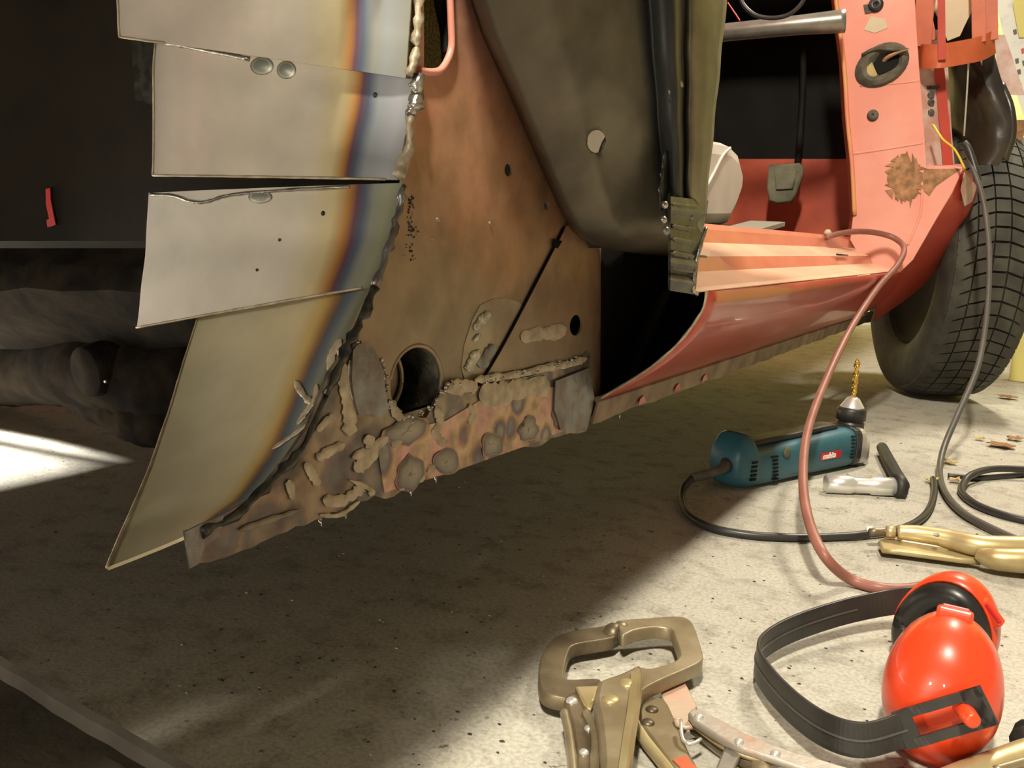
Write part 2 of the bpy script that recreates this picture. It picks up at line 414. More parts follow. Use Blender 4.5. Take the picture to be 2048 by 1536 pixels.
def plate3(name, outer3, holes3, th, mat, parent=None, bevel=0.0, smooth2=False):
    """planar 3D loops to a plate of thickness th"""
    o0 = Vector(outer3[0])
    nrm = Vector((0, 0, 0))
    n = len(outer3)
    for i in range(n):
        a, c = Vector(outer3[i])-o0, Vector(outer3[(i+1) % n])-o0
        nrm += a.cross(c)
    nrm.normalize()
    ux = nrm.orthogonal().normalized(); uy = nrm.cross(ux)
    M4 = Matrix.Translation(o0) @ Matrix((ux, uy, nrm)).transposed().to_4x4()
    f = lambda P: [((Vector(p)-o0).dot(ux), (Vector(p)-o0).dot(uy)) for p in P]
    me = plate_mesh(f(outer3), [f(h) for h in holes3], th, M4, bevel)
    return obj(name, me, mat, parent)
def lathe_mesh(prof, n=24, M4=None):
    vs, fs = [], []
    for r, z in prof:
        for k in range(n):
            a = 2*math.pi*k/n
            vs.append(Vector((r*math.cos(a), r*math.sin(a), z)))
    for i in range(len(prof)-1):
        for k in range(n):
            fs.append((i*n+k, i*n+(k+1) % n, (i+1)*n+(k+1) % n, (i+1)*n+k))
    fs.append(tuple(range(n))[::-1]); fs.append(tuple(range((len(prof)-1)*n, len(prof)*n)))
    me = recalc(mesh(vs, fs))
    if M4: me.transform(M4)
    return me
def axis_mat(loc, z, x=(1, 0, 0)):
    z = Vector(z).normalized(); x = Vector(x); x = (x-z*x.dot(z))
    if x.length < 1e-4: x = z.orthogonal()
    x.normalize(); y = z.cross(x)
    return Matrix.Translation(Vector(loc)) @ Matrix((x, y, z)).transposed().to_4x4()
def box_mesh(sx, sy, sz, M4=None):
    vs = [Vector((x*sx/2, y*sy/2, z*sz/2)) for x in (-1, 1) for y in (-1, 1) for z in (-1, 1)]
    fs = [(0, 1, 3, 2), (4, 6, 7, 5), (0, 4, 5, 1), (2, 3, 7, 6), (0, 2, 6, 4), (1, 5, 7, 3)]
    me = recalc(mesh(vs, fs))
    if M4: me.transform(M4)
    return me
def boxmm(lo, hi):
    c = (Vector(lo)+Vector(hi))/2; d = Vector(hi)-Vector(lo)
    return box_mesh(d.x, d.y, d.z, Matrix.Translation(c))
def ell(cx, cy, rx, ry, n=28, rot=0.0):
    c, s = math.cos(rot), math.sin(rot)
    return [(cx+rx*math.cos(a)*c-ry*math.sin(a)*s, cy+rx*math.cos(a)*s+ry*math.sin(a)*c) for a in [2*math.pi*k/n for k in range(n)]]
def lerp(a, b, t): return a+(b-a)*t
BV = {}
def hit(o, px, py, lift=0.0):
    """point on an already built sheet, with its normal turned to the front"""
    if o.name not in BV:
        BV[o.name] = BVHTree.FromPolygons([v.co.copy() for v in o.data.vertices], [tuple(p.vertices) for p in o.data.polygons])
    d = (RM @ Vector(((px-1024)/FPX, (768-py)/FPX, -1.0))).normalized()
    loc, nn, _, _ = BV[o.name].ray_cast(CAM, d)
    if loc is None:
        return on(px, py, 0, -0.3265)
    if nn.dot(d) > 0: nn = -nn
    return loc+nn*lift
def poly_at(pts, t):
    """pixel polyline by length fraction"""
    ds = [0]
    for i in range(1, len(pts)): ds.append(ds[-1]+math.dist(pts[i][:2], pts[i-1][:2]))
    s = t*ds[-1]
    for i in range(1, len(pts)):
        if s <= ds[i] or i == len(pts)-1:
            f = (s-ds[i-1])/max(ds[i]-ds[i-1], 1e-9)
            return tuple(lerp(a, c, f) for a, c in zip(pts[i-1], pts[i]))

# ================================================================== the garage
def structure(name, me, mat):
    return tag(obj(name, me, mat), kind='structure')
# raised slab with a chipped edge near the camera, lower slab in front of it
edge = []
x = -3.2
while x < 2.2:
    yy = 0.372-(x+0.598)*0.108+0.004*noise.noise(Vector((x*9, 0, 0)))+0.003*noise.noise(Vector((x*40, 3, 0)))
    edge.append((x, yy)); x += 0.02
vs = [Vector((x, y, 0.0)) for x, y in edge]+[Vector((x, y-0.004, -0.003)) for x, y in edge]+[Vector((x, y-0.008, -0.03)) for x, y in edge]+[Vector((x, 4.6, 0)) for x, y in edge]
n = len(edge); fs = []
for i in range(n-1):
    fs += [(i, i+1, 3*n+i+1, 3*n+i), (n+i, n+i+1, i+1, i), (2*n+i, 2*n+i+1, n+i+1, n+i)]
fl_ = structure('floor', mesh(vs, fs), 'concrete')
fl_.data.materials.append(MATS['shaded_concrete'])
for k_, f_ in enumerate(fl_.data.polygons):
    if k_ % 3: f_.material_index = 1  # slab edge faces take the shade-darkened concrete
tag(fl_, 'grey concrete slab with a chipped near edge and dark specks')
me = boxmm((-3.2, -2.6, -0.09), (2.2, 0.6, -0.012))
tag(structure('floor_lower', me, 'shaded_concrete'), 'lower concrete, darkened for shade, in front of the slab edge')
structure('wall_front', boxmm((-3.2, 4.6, -0.05), (2.2, 4.7, 2.7)), 'wall_yellow')
structure('wall_rear', boxmm((-3.2, -2.7, -0.09), (2.2, -2.6, 2.7)), 'wall_plaster')
structure('wall_left', boxmm((-3.3, -2.6, -0.09), (-3.2, 4.6, 2.7)), 'wall_plaster')
structure('wall_right', boxmm((2.2, -2.6, -0.09), (2.3, 4.6, 2.7)), 'wall_plaster')
structure('ceiling', boxmm((-3.2, -2.6, 2.7), (2.2, 4.6, 2.8)), 'wall_plaster')

# ================================================================== the car
XI = -0.33        # plane of the inner side panel
XO = -0.235       # outermost line of sill and pillar
car = empty('car', (-0.9, 1.0, 0.0), 'red car with cut-away side, bare welded steel patches and exposed pillars', 'car')

WELD = [(850, -250), (840, 0), (838, 100), (830, 150), (826, 250), (808, 360), (792, 470), (750, 570), (712, 650), (650, 780), (592, 900), (500, 1000), (440, 1042), (385, 1062)]
def weld_px(y):
    for a, c in zip(WELD, WELD[1:]):
        if a[1] <= y <= c[1]:
            return lerp(a[0], c[0], (y-a[1])/(c[1]-a[1]))
    return WELD[-1][0]

# --- four overlapping repair strips of the wheel arch
ROWS = {}
def strip(name, left, right, xl, ydelta, mat, label, bow=0.004, nr=14, nc=28, topj=0.0):
    rows = []
    for i in range(nr):
        v = i/(nr-1)
        lx, ly, *lo = poly_at(left, v)
        rx, ry = poly_at(right, v)[:2]
        A = X(lx, ly, lo[0] if lo else xl)
        B = X(rx, ry, XI+0.002)
        row = []
        for j in range(nc):
            u = j/(nc-1)
            p = A.lerp(B, u)
            p.y += -ydelta+bow*math.sin(math.pi*u)*-1+0.0016*noise.noise(Vector((u*5, v*3, ydelta*400)))
            if topj and i == 0:
                p.z += topj*noise.noise(Vector((u*9, 4, 1)))
            row.append(p)
        rows.append(row)
    o = grid(name, rows, mat, car, 0.0016, off=1.0)
    ROWS[o.name] = rows
    if label: o['label'] = label
    return o
pa = strip('repair_strip', [(246, -250), (262, 0), (266, 80)], [(852, -250), (841, 40), (832, 162)], -0.53, 0.010, 'steel_a', 'topmost steel strip with blue heat band')
pb = strip('repair_strip', [(322, 82), (318, 215), (318, 352)], [(834, 158), (824, 255), (803, 360)], -0.52, 0.004, 'steel_b', 'square steel strip with straw and blue heat band')
pc = strip('repair_strip', [(300, 386), (292, 500), (276, 655)], [(808, 366), (788, 470), (748, 572)], -0.53, 0.001, 'steel_c', 'pale steel strip with brown heat band')
pd = strip('repair_strip', [(395, 620, -0.50), (362, 720, -0.485), (330, 830, -0.46), (296, 930, -0.43), (245, 1050, -0.39), (204, 1138, -0.355)],
           [(748, 560), (712, 640), (650, 775), (592, 895), (500, 1000), (385, 1060)], -0.50, -0.003, 'steel_d', 'curved lowest steel strip tapering to a pointed tip', bow=-0.012, nr=26)
# turned-in dark return behind the top strips
plate3('strip_return', [Y(262, 60, .475), Y(330, 95, .475), Y(322, 215, .475), Y(272, 200, .475)], [], 0.0015, 'weld_dark', car)

# --- inner side panel (heat-browned), with slot, drilled holes and a round access hole
def XP(L_, x=XI): return [X(a, c, x) for a, c in L_]
outer = [(p[0]-6, p[1]) for p in WELD[:9]]+[(655, 760), (612, 850), (700, 860), (960, 780), (1180, 715), (1168, 830), (1176, 700), (1180, 505), (1150, 440), (1080, 270), (1010, 100), (965, -50), (920, -250)]
slot = [(845, -55), (893, -55), (900, 40), (901, 90), (893, 120), (878, 138), (858, 140), (846, 136)]
slot2 = [(852, -40), (888, -40), (896, 30), (897, 88), (889, 118), (876, 133), (856, 135), (846, 130)]
bighole = ell(830, 765, 51, 75, 36, math.radians(8))
h1 = ell(1015, 340, 8, 13); h2 = ell(1091, 412, 5.5, 8); h3 = ell(1150, 650, 12, 21, 24, 0.12)
inner = plate3('inner_side_panel', XP(outer), [XP(slot), XP(bighole), XP(h1), XP(h2), XP(h3)], 0.0016, 'copper_primer', car)
inner['label'] = 'heat-browned bare inner side panel with drilled holes'
bent = []
for py in (496, 560, 620, 680, 740, 800, 838):
    base = X(1166, py, XI+0.0005)
    bent.append([base+Vector((-0.085*(1-math.cos(t*1.5))*t, 0.085*math.sin(t*1.45), 0)) for t in [k/12 for k in range(13)]])
grid('bent_panel_edge', bent, 'copper_primer', car, 0.0014)  # bend added so the panel turns from the lamps and darkens
plate3('cavity_shade', XP([(1150, 480), (1480, 480), (1480, 560), (1300, 730), (1150, 800)], XI-0.075), [], 0.001, 'black_paint', car)  # black plate puts the shade of the sill void into colour
# painted lip round the slot
lip = [X(a, c, XI+0.002) for a, c in [(898, -60), (902, 40), (903, 92), (894, 122), (879, 141), (858, 144), (838, 140)]]
tube('slot_lip', lip, 0.0022, 'salmon_paint', inner, 8)
# gauze seen in the slot
plate3('panel_light_stop', [Vector((XI-.001, .46, .47)), Vector((XI-.001, .74, .47)), Vector((XI-.001, .74, .545)), Vector((XI-.001, .40, .545)), Vector((XI-.001, .40, .50))], [], .0016, 'copper_primer', inner)  # unseen strip added to stop lamp light leaking past the panel
grid('slot_gauze', [[X(a, c, XI-0.045) for a in (700, 760, 830, 880)] for c in (-80, 20, 160)], 'mesh_brass', inner, 0.001)
tube('slot_edge_strip', [X(872, -60, XI-0.004), X(880, 10, XI-0.008), X(890, 60, XI-0.008), X(893, 110, XI-0.006)], 0.0035, 'black_paint', inner, 8)
# flanged rim and deep collar of the round hole
c0 = sum((v for v in XP(bighole)), Vector())/36
rim = XP(bighole)
tube('hole_rim', rim[18:]+rim[:6], 0.0016, 'flange_tint', inner, 8, sm=3)
ring1 = [c0+(p-c0)*1.0 for p in rim]
vs = [p+Vector((-0.0005, 0, 0)) for p in ring1]+[p+Vector((-0.050, 0.0, 0)) for p in ring1]
fs = [(k, (k+1) % 36, 36+(k+1) % 36, 36+k) for k in range(36)]
o = obj('hole_collar', mesh(vs, fs), 'weld_dark', inner, True)
s = o.modifiers.new('thickness', 'SOLIDIFY'); s.thickness = 0.0012
plate3('hole_back', [p+Vector((-0.050, 0, 0)) for p in ring1], [], 0.001, 'black_paint', inner)  # black cap gives the hole its dark depth by colour
ic = [Vector((XI-0.016, c0.y-0.013+(p.y-c0.y)*0.74, c0.z+0.001+(p.z-c0.z)*0.84)) for p in rim]
tube('inner_hole_rim', ic+ic[:1], 0.0014, 'flange_tint', inner, 8, sm=2)
plate3('inner_tube_end', [p+Vector((-.003, 0, 0)) for p in ic], [], 0.001, 'flange_brown', inner)
plate3('hole_shade_sheet', XP([(880, 150), (1060, 230), (1120, 420), (1180, 480), (1180, 690), (930, 690)], XI-0.02), [], 0.001, 'black_paint', inner)  # black sheet behind the drilled holes, colour in place of shade
# overlapped lower sheet right of the diagonal seam
seam = [(1128, 455), (1112, 487), (1042, 622), (1000, 700), (955, 775)]
lap = plate3('lap_sheet', XP(seam+[(1060, 755), (1168, 714), (1174, 640), (1178, 560), (1172, 500), (1150, 440)], XI+0.0022), [XP(ell(1150, 650, 12.5, 21.5, 24, 0.12), XI+0.0022)], 0.0016, 'copper_primer', car)
lap['label'] = 'lapped lower sheet right of the diagonal seam'
tube('seam_line', XP(seam, XI+0.0022), 0.0011, 'black_paint', lap, 6, sm=4)
plate3('seam_notch', XP([(1108, 478), (1124, 482), (1115, 497), (1105, 492)], XI+0.0035), [], 0.0006, 'black_paint', lap)

# --- ragged lower flange with welded plate
top = [(612, 855), (655, 745), (690, 700), (712, 690), (740, 690), (768, 740), (775, 790), (800, 838), (850, 835), (880, 782), (955, 772), (1060, 752), (1178, 712), (1182, 780), (1172, 850)]
bot = []
for i in range(46):
    t = i/45
    bx = lerp(1172, 378, t); by = lerp(858, 1136, t)
    bow = -18*math.sin(math.pi*t)*0 + (14 if 0.42 < t < 0.52 else 0)
    bot.append((bx+random.uniform(-4, 4), by-12*math.sin(math.pi*min(1, t*1.1))+bow*0.6+random.uniform(-5, 5)))
loop = [(368, 1062), (385, 1058), (500, 998), (560, 930)]+top+bot
flange = plate3('lower_flange', XP(loop, XI+0.003), [], 0.002, 'flange_heat', car)
flange['label'] = 'ragged lower flange covered in welds'
plate3('tinted_plate', XP([(752, 880), (800, 880), (850, 850), (890, 842), (960, 800), (1090, 775), (1160, 770), (1155, 850), (1050, 892), (900, 945), (800, 975), (768, 985)], XI+0.0043), [], 0.0008, 'heat_rings', flange)
plate3('corner_plate', XP([(1110, 762), (1178, 735), (1188, 800), (1172, 862), (1120, 860), (1108, 820)], XI+0.006), [], 0.0012, 'grey_weld_plate', flange)
plate3('ear_plate', XP([(704, 700), (712, 690), (722, 686), (735, 690), (748, 700), (757, 722), (765, 742), (770, 790), (776, 815), (760, 834), (735, 828), (716, 830), (708, 800), (702, 760)], XI+0.0058), [], 0.0014, 'grey_weld_plate', flange)
plate3('blued_end', XP([(368, 1064), (400, 1048), (446, 1030), (440, 1070), (410, 1090), (395, 1128), (378, 1137)], XI+0.0046), [], 0.001, 'grey_weld_plate', flange)

plate3('ground_patch', XP([(922, 735), (928, 690), (944, 640), (960, 610), (985, 598), (1015, 596), (1036, 604), (1046, 612), (1030, 645), (1006, 690), (980, 735), (958, 768), (930, 765)], XI+0.0010), [], 0.0006, 'ground_steel', inner)
def bead(pts, wpx, mat='weld_bead', x=XI+0.0051, parent=None, h=0.0004, name='weld_bead', dist=None):
    """low rippled weld run lying on the side panel"""
    pts = [Vector((p[0], p[1], 0)) for p in pts]
    cp = catmull(pts, 7)
    rows = []
    ph = random.random()*9
    for i, p in enumerate(cp):
        t = (cp[min(i+1, len(cp)-1)]-cp[max(i-1, 0)]).normalized()
        nn = Vector((-t.y, t.x, 0))
        e = min(1, (min(i, len(cp)-1-i)+0.55)/2.0)
        w_ = wpx*0.5*e*(1+0.55*noise.noise(Vector((i*0.55, ph, 0)))+0.08*random.uniform(-1, 1))
        row = []
        for a, hh in ((-1, -0.0006), (-0.72, h*0.75), (0, h*(1+0.5*noise.noise(Vector((i*0.8, ph, 3))))), (0.72, h*0.75), (1, -0.0006)):
            q = p+nn*w_*a
            v = X(q.x, q.y, x) if dist is None else dist(q.x, q.y)
            v = v+(CAM-v).normalized()*hh*(1 if a not in (-1, 1) else 1)
            row.append(v)
        rows.append(row)
    return grid(name, rows, mat, parent, 0)
B = 'weld_bead'
for pts, wd, mt in [
    ([(1042, 676), (1075, 668), (1105, 666), (1134, 655)], 30, B),
    ([(980, 625), (965, 640), (950, 660)], 18, 'weld_bright'),
    ([(960, 668), (948, 682)], 9, 'weld_bright'),
    ([(990, 690), (975, 712), (960, 735)], 22, 'grey_weld_plate'),
    ([(960, 700), (945, 722), (936, 742)], 18, 'weld_bright'),
    ([(893, 782), (930, 772), (955, 776)], 26, B),
    ([(958, 792), (1000, 788), (1050, 776), (1100, 772)], 42, B),
    ([(950, 760), (985, 755), (1040, 748), (1090, 736), (1140, 728), (1174, 716)], 14, 'weld_bead'),
    ([(1175, 705), (1168, 730), (1160, 742)], 16, 'grey_weld_plate'),
    ([(1172, 748), (1178, 790), (1170, 850)], 10, 'grey_weld_plate'),
    ([(690, 728), (692, 780), (700, 830), (698, 872)], 24, B),
    ([(735, 870), (745, 905), (728, 925), (710, 942)], 24, B),
    ([(705, 915), (740, 900), (778, 872)], 20, B),
    ([(612, 925), (625, 950), (638, 972)], 17, B),
    ([(634, 918), (660, 902), (690, 888)], 20, B),
    ([(784, 892), (806, 876)], 20, B),
    ([(866, 858), (880, 880), (893, 890)], 17, B),
    ([(872, 812), (880, 840), (872, 862)], 15, B),
    ([(780, 800), (800, 835), (830, 845), (842, 858)], 18, B),
    ([(646, 1000), (680, 1002), (712, 985), (724, 972)], 22, B),
    ([(578, 960), (586, 1000)], 18, B),
    ([(634, 862), (655, 840), (668, 828)], 16, B),
    ([(704, 700), (716, 690), (740, 702), (758, 735), (770, 760)], 8, 'weld_bright'),
    ([(700, 720), (698, 760), (706, 800)], 7, 'weld_bright'),
    ([(800, 980), (825, 958), (850, 955)], 16, B),
    ([(855, 945), (870, 930)], 13, B),
    ([(940, 808), (946, 830), (938, 848)], 13, B),
    ([(640, 1030), (680, 1030), (720, 1002)], 10, B),
    ([(480, 1060), (540, 1040), (600, 1020)], 12, 'flange_steel'),
    ([(700, 960), (740, 978), (742, 992)], 12, B)]:
    on_copper = pts[0][1] < 740 and pts[0][0] > 930 and wd != 14
    bead(pts, wd, mt, x=(XI+0.0022 if pts[0][0] < 1000 else XI+0.0037) if on_copper else XI+0.0051, h=0.0002 if on_copper else 0.0004, parent=flange)
# ground-back spot welds along the bottom edge
for cx, cy, rx, ry, rt in [(822, 948, 29, 38, 0.35), (893, 925, 27, 27, 0.3), (984, 888, 21, 26, 0.2), (1058, 858, 20, 26, 0.2), (815, 862, 48, 26, -0.4), (1125, 838, 20, 22, 0.2)]:
    vs, uv, fs = [], [], []
    for i in range(7):
        f = i/6
        sd = cx*0.37
        for kk, (px, py) in enumerate(ell(cx, cy, rx*f+0.3, ry*f+0.3, 18, rt)):
            q_ = 1+0.45*f*noise.noise(Vector((math.cos(kk*.349)*1.3+sd, math.sin(kk*.349)*1.3, 0)))
            px, py = cx+(px-cx)*q_, cy+(py-cy)*q_
            vs.append(X(px, py, XI+0.0052+0.0010*math.cos(f*math.pi/2)+0.0004*random.uniform(-1, 1))); uv.append((f, 0))
    for i in range(6):
        for k in range(18): fs.append((i*18+k, i*18+(k+1) % 18, (i+1)*18+(k+1) % 18, (i+1)*18+k))
    obj('weld_spot', recalc(mesh(vs, fs, uv)), 'spot_tint', flange, True)
# weld spatter: crumbs along the seams and a vertical run of specks on the panel
def spatter(name, spots, mat, parent, x):
    vs, fs = [], []
    for px, py, r in spots:
        c = X(px, py, x); b0 = len(vs)
        for ring_, hh in ((1.0, -0.3), (0.8, 0.5), (0.25, 0.9)):
            for k in range(6):
                a = k*math.pi/3+px
                vs.append(c+Vector((r*hh, math.cos(a)*r*ring_*random.uniform(.8, 1.2), math.sin(a)*r*ring_*random.uniform(.8, 1.2))))
        for q in range(2):
            for k in range(6): fs.append((b0+q*6+k, b0+q*6+(k+1) % 6, b0+q*6+6+(k+1) % 6, b0+q*6+6+k))
        fs.append(tuple(range(b0+12, b0+18)))
    return tag(obj(name, recalc(mesh(vs, fs)), mat, parent, True), kind='stuff')
sp1 = []
for k in range(110):
    t = random.random()
    q = poly_at([(700, 705), (720, 688), (768, 745), (775, 800), (820, 842), (880, 800), (893, 768), (955, 762), (1060, 745), (1175, 712)], t)
    sp1.append((q[0]+random.gauss(0, 4), q[1]+random.gauss(0, 4), random.uniform(.0005, .0016)))
spatter('weld_spatter', sp1, 'weld_bright', flange, XI+.005)
sp2 = [(random.gauss(822, 4), random.uniform(390, 520), random.uniform(.0004, .0009)) for k in range(46)]
spatter('weld_spatter', sp2, 'weld_dark', inner, XI+.001)
sp3 = [(random.gauss(822, 5), random.uniform(390, 520), random.uniform(.0003, .0007)) for k in range(22)]+[(876, 440, .0022), (836, 466, .0015), (980, 447, .0018), (865, 478, .0014)]
spatter('weld_spatter', sp3, 'flange_tint', inner, XI+.001)
# bright burrs hanging from the cut edge
for px, py in [(742, 985), (822, 985), (690, 1030), (1240, 830), (640, 1045), (872, 958)]:
    tube('burr', [X(px, py-6, XI+.004), X(px+random.uniform(-4, 4), py+8, XI+.005)], [0.0012, 0.0004], 'weld_bright', flange, 5, sm=0)

# weld lines of each strip to the panel
def edge_weld(pts, r, mat, parent, x=XI+0.004, jit=0.35, n=5):
    cp = catmull([Vector((*p, 0)) for p in pts], n)
    P3 = [X(p.x+random.uniform(-3, 3), p.y, x) for p in cp]
    return obj('weld_seam', tube_mesh(P3, [r*random.uniform(0.55, 1.35) for _ in P3], 7, jit), mat, parent, True)
edge_weld([(850, -250), (844, -120), (838, 0), (837, 60), (828, 110), (818, 150)], 0.0028, 'weld_bead', pa)
edge_weld([(836, 150), (830, 200), (822, 230)], 0.0038, 'weld_bright', pb)
edge_weld([(822, 235), (816, 300), (800, 352)], 0.0030, 'weld_bead', pb)
edge_weld([(806, 372), (796, 430), (780, 490), (748, 572)], 0.0026, 'grey_weld_plate', pc)
edge_weld([(748, 575), (722, 640), (690, 700), (650, 790)], 0.0026, 'weld_dark', pd)
edge_weld([(650, 790), (600, 900), (545, 960), (470, 1030), (400, 1062)], 0.0026, 'weld_dark', pd)
# bright sawn edges
def cut_edge(pts, par, mat='weld_bright', r=0.0011):
    P3 = [hit(par, a, c, 0.0004) for a, c in pts]
    tube('cut_edge', P3, r, mat, par, 6, jitter=0.2, sm=4)
cut_edge([(326, 86), (352, 89), (400, 98), (440, 106), (470, 112), (500, 118)], pb, r=0.0016)
cut_edge([(303, 389), (350, 392), (372, 400), (395, 405), (420, 402), (445, 394), (480, 388), (560, 382), (700, 374)], pc, r=0.0012)
def bare_edge(o, pts, r=0.0008, mat='weld_bead'):
    obj('cut_edge', tube_mesh([p+Vector((0, -.0003, 0)) for p in pts], r, 6, .2), mat, o, True)
for o_ in (pb, pc): bare_edge(o_, ROWS[o_.name][-1][:-1])
for o_ in (pa, pb, pd): bare_edge(o_, [r[0] for r in ROWS[o_.name]])
bare_edge(pa, ROWS[pa.name][-1][:6])
# tack-weld blots near the strip tops
def blot(cx, cy, rx, ry, par):
    vs, uv, fs = [], [], []
    for i in range(5):
        f = i/4
        for px, py in ell(cx, cy, rx*f+.3, ry*f+.3, 16):
            vs.append(hit(par, px, py, 0.0002+0.0012*math.cos(f*math.pi/2))); uv.append((f*0.93, 0))
    for i in range(4):
        for k in range(16): fs.append((i*16+k, i*16+(k+1) % 16, (i+1)*16+(k+1) % 16, (i+1)*16+k))
    obj('tack_weld', recalc(mesh(vs, fs, uv)), 'tack_tint', par, True)
blot(524, 132, 23, 18, pb); blot(573, 140, 19, 18, pb); blot(521, 394, 24, 13, pc)
for px, py, par in [(646, 427, pc), (750, 190, pb), (560, 480, pc), (515, 540, pc)]:
    p = hit(par, px, py, 0.0001)
    obj('drill_mark', lathe_mesh([(0.0016 if px > 600 else .0008, 0), (0.0010, 0.0006)], 10, axis_mat(p, (0, -1, 0))), 'weld_dark', par)
# weld runs over strip four
def on_strip(px, py): return hit(pd, px, py, 0.0008)
for pts, wd in [([(592, 762), (608, 790), (632, 814)], 13), ([(636, 770), (630, 800), (612, 828), (596, 850)], 10), ([(662, 745), (666, 710), (684, 680)], 15), ([(676, 700), (684, 716)], 8), ([(546, 900), (590, 870), (622, 846)], 7)]:
    bead(pts, wd, 'weld_bead', dist=on_strip, parent=pd)

# --- black wheel-house sheet, paint mark and rear axle at the left
hs = [[Y(a, c, 0.60+0.02*math.sin(a*0.01)) for a in (-700, -400, -120, 0, 120, 200, 300, 420, 560, 760)] for c in (-260, -60, 60, 200, 340, 440, 482, 496)]
for r in hs:
    for k, p in enumerate(r): p.y += 0.012*noise.noise(p*6)
    
for k, p in enumerate(hs[-1]): p.y += 0.03
house = grid('wheel_house', hs, 'underseal', car, 0.002, off=1.0)
house['label'] = 'black undersealed wheel house sheet'
mk_ = [Y(a, c, hit(house, 100, 415).y-.0012) for a, c in [(92, 378), (101, 376), (102, 400), (112, 450), (95, 455), (94, 440), (99, 438), (93, 410)]]
plate3('paint_mark', mk_, [], 0.001, 'paint_mark_red', house)['label'] = 'small red paint mark'
grid('heel_shadow_sheet', [[Y(a, c, .88) for a in (-600, 0, 500, 900)] for c in (480, 640, 790)], 'underseal', car, 0.002)  # dark sheet added as shade in the gap above the arm
sub = [[Y(a, c, .72-0.05*math.sin(max(0, (c-500)/150)*math.pi)) for a in range(-500, 700, 80)] for c in (496, 510, 540, 580, 620, 650, 690)]
for r in sub:
    for p in r: p += Vector((0, .02*noise.noise(p*9), .012*noise.noise(p*12+Vector((4, 0, 0)))))
grid('subframe_rail', sub, 'axle_dirt', car, 0.004)
ax = [Y(-500, 690, .86), Y(-200, 735, .84), Y(0, 742, .82), Y(90, 742, .80), Y(180, 742, .78), Y(300, 760, .78), Y(420, 770, .80)]
arm = tube('trailing_arm', ax, [0.055, 0.052, 0.050, 0.046, 0.046, 0.050, 0.05], 'axle_dirt', car, 20, jitter=0.05)
tube('arm_hub', [Y(170, 745, .72), Y(215, 735, .75), Y(270, 730, .80)], [0.030, 0.034, 0.034], 'axle_dirt', arm, 18, sm=3)
lump = [Y(150, 800, .80), Y(230, 820, .78), Y(300, 850, .77), Y(400, 850, .78), Y(480, 840, .80)]
tube('arm_casting', lump, [0.016, 0.026, 0.028, 0.03, 0.03], 'axle_dirt', arm, 14, jitter=0.12)
obj('arm_bolt', lathe_mesh([(0.002, 0), (0.0015, 0.002)], 8, axis_mat(Y(212, 763, .715), (0, -1, 0))), 'alloy', arm)

# --- B pillar outer skin
PL = [(945, -60), (960, 0), (985, 90), (1012, 165), (1052, 258), (1088, 340), (1112, 395), (1132, 436), (1152, 466), (1182, 486), (1230, 498), (1290, 506), (1338, 512)]
PL = [(908, -150), (945, 0), (968, 70)]+PL[3:]
PR = [(1456, -60), (1450, 0), (1447, 100), (1436, 150), (1430, 250), (1422, 330), (1415, 380)]
rows = []
NR, NC = 44, 60
ux = [(0, -0.330), (0.018, -0.312), (0.05, -0.302), (0.3, -0.280), (0.6, -0.262), (0.70, -0.256), (0.735, -0.246), (0.78, -0.240), (0.83, -0.247), (0.865, -0.240), (0.93, -0.236), (1, -0.234)]
def pl(tab, u):
    for (a, va), (c, vc) in zip(tab, tab[1:]):
        if a <= u <= c: return lerp(va, vc, (u-a)/(c-a))
    return tab[-1][1]
for i in range(NR):
    v = i/(NR-1)
    lx, ly = poly_at(PL, v)
    ry = lerp(-150, 520, v); rx = 1456-0.1*(ry+60)+1*math.sin(ry*0.05)
    row = []
    for j in range(NC):
        u = j/(NC-1)
        px, py = lerp(lx, rx, u), lerp(ly, ry, u**1.5)
        xx = pl(ux, u)
        e = max(0, v-0.875)/0.125
        xx -= (0.075 if u < 0.72 else 0.02)*e*e*(1-u*0.4)
        d = math.hypot((px-1193)/46, (py-290)/62)
        if d < 2: xx -= 0.004*(1-d/2)
        p = X(px, py, xx)
        row.append(p)
    rows.append(row)
hc = X(1193, 283, -0.27)
cut = obj('cut', lathe_mesh([(0.0064, -0.03), (0.0064, 0.03)], 20, axis_mat(hc, (CAM-hc).normalized()) @ Matrix.Diagonal((1, 1.18, 1, 1))), None)
pillar = grid('pillar_skin', rows, 'pillar_steel', car, 0.0016, holes=[cut])
for p_ in pillar.data.polygons: p_.use_smooth = True
pillar['label'] = 'dark bare steel B pillar skin with one drilled hole'
# soot-dark dimple ring and weld lumps on the pillar
fl = [[X(lerp(1336, r, u), c+u*8, -0.236+0.0025*math.sin(c*0.17)) for u in (0, .2, .4, .6, .8, 1)] for c, r in [(395, 1412), (420, 1408), (440, 1404), (462, 1398), (480, 1396), (505, 1393), (525, 1391), (545, 1389), (560, 1388), (578, 1386)]]
flg = grid('pillar_foot', fl, 'foot_steel', car, 0.002)
flg['label'] = 'lumpy dark welded foot of the B pillar'
for c in (408, 425, 452, 478, 506, 535):
    bead([(1345, c), (1370, c+5), (1396-(c-400)*0.06, c+8)], 9, 'foot_steel', x=-0.2335, parent=flg, h=0.0012)
for px, py, rr in [(1328, 410, .003), (1326, 440, .003), (1330, 462, .0035), (1380, 434, .003), (1345, 418, .0025)]:
    obj('weld_lump', lathe_mesh([(rr*0.3, 0), (rr, 0.0005), (rr*.8, rr*.6), (rr*.2, rr)], 9, axis_mat(X(px, py, -.235), (1, -.5, .2))), 'weld_bright' if py in (410, 440) else 'grey_weld_plate', flg, True)
bead([(1340, 190), (1352, 172), (1366, 166)], 16, 'weld_bead', x=-0.243, parent=pillar, h=0.004)
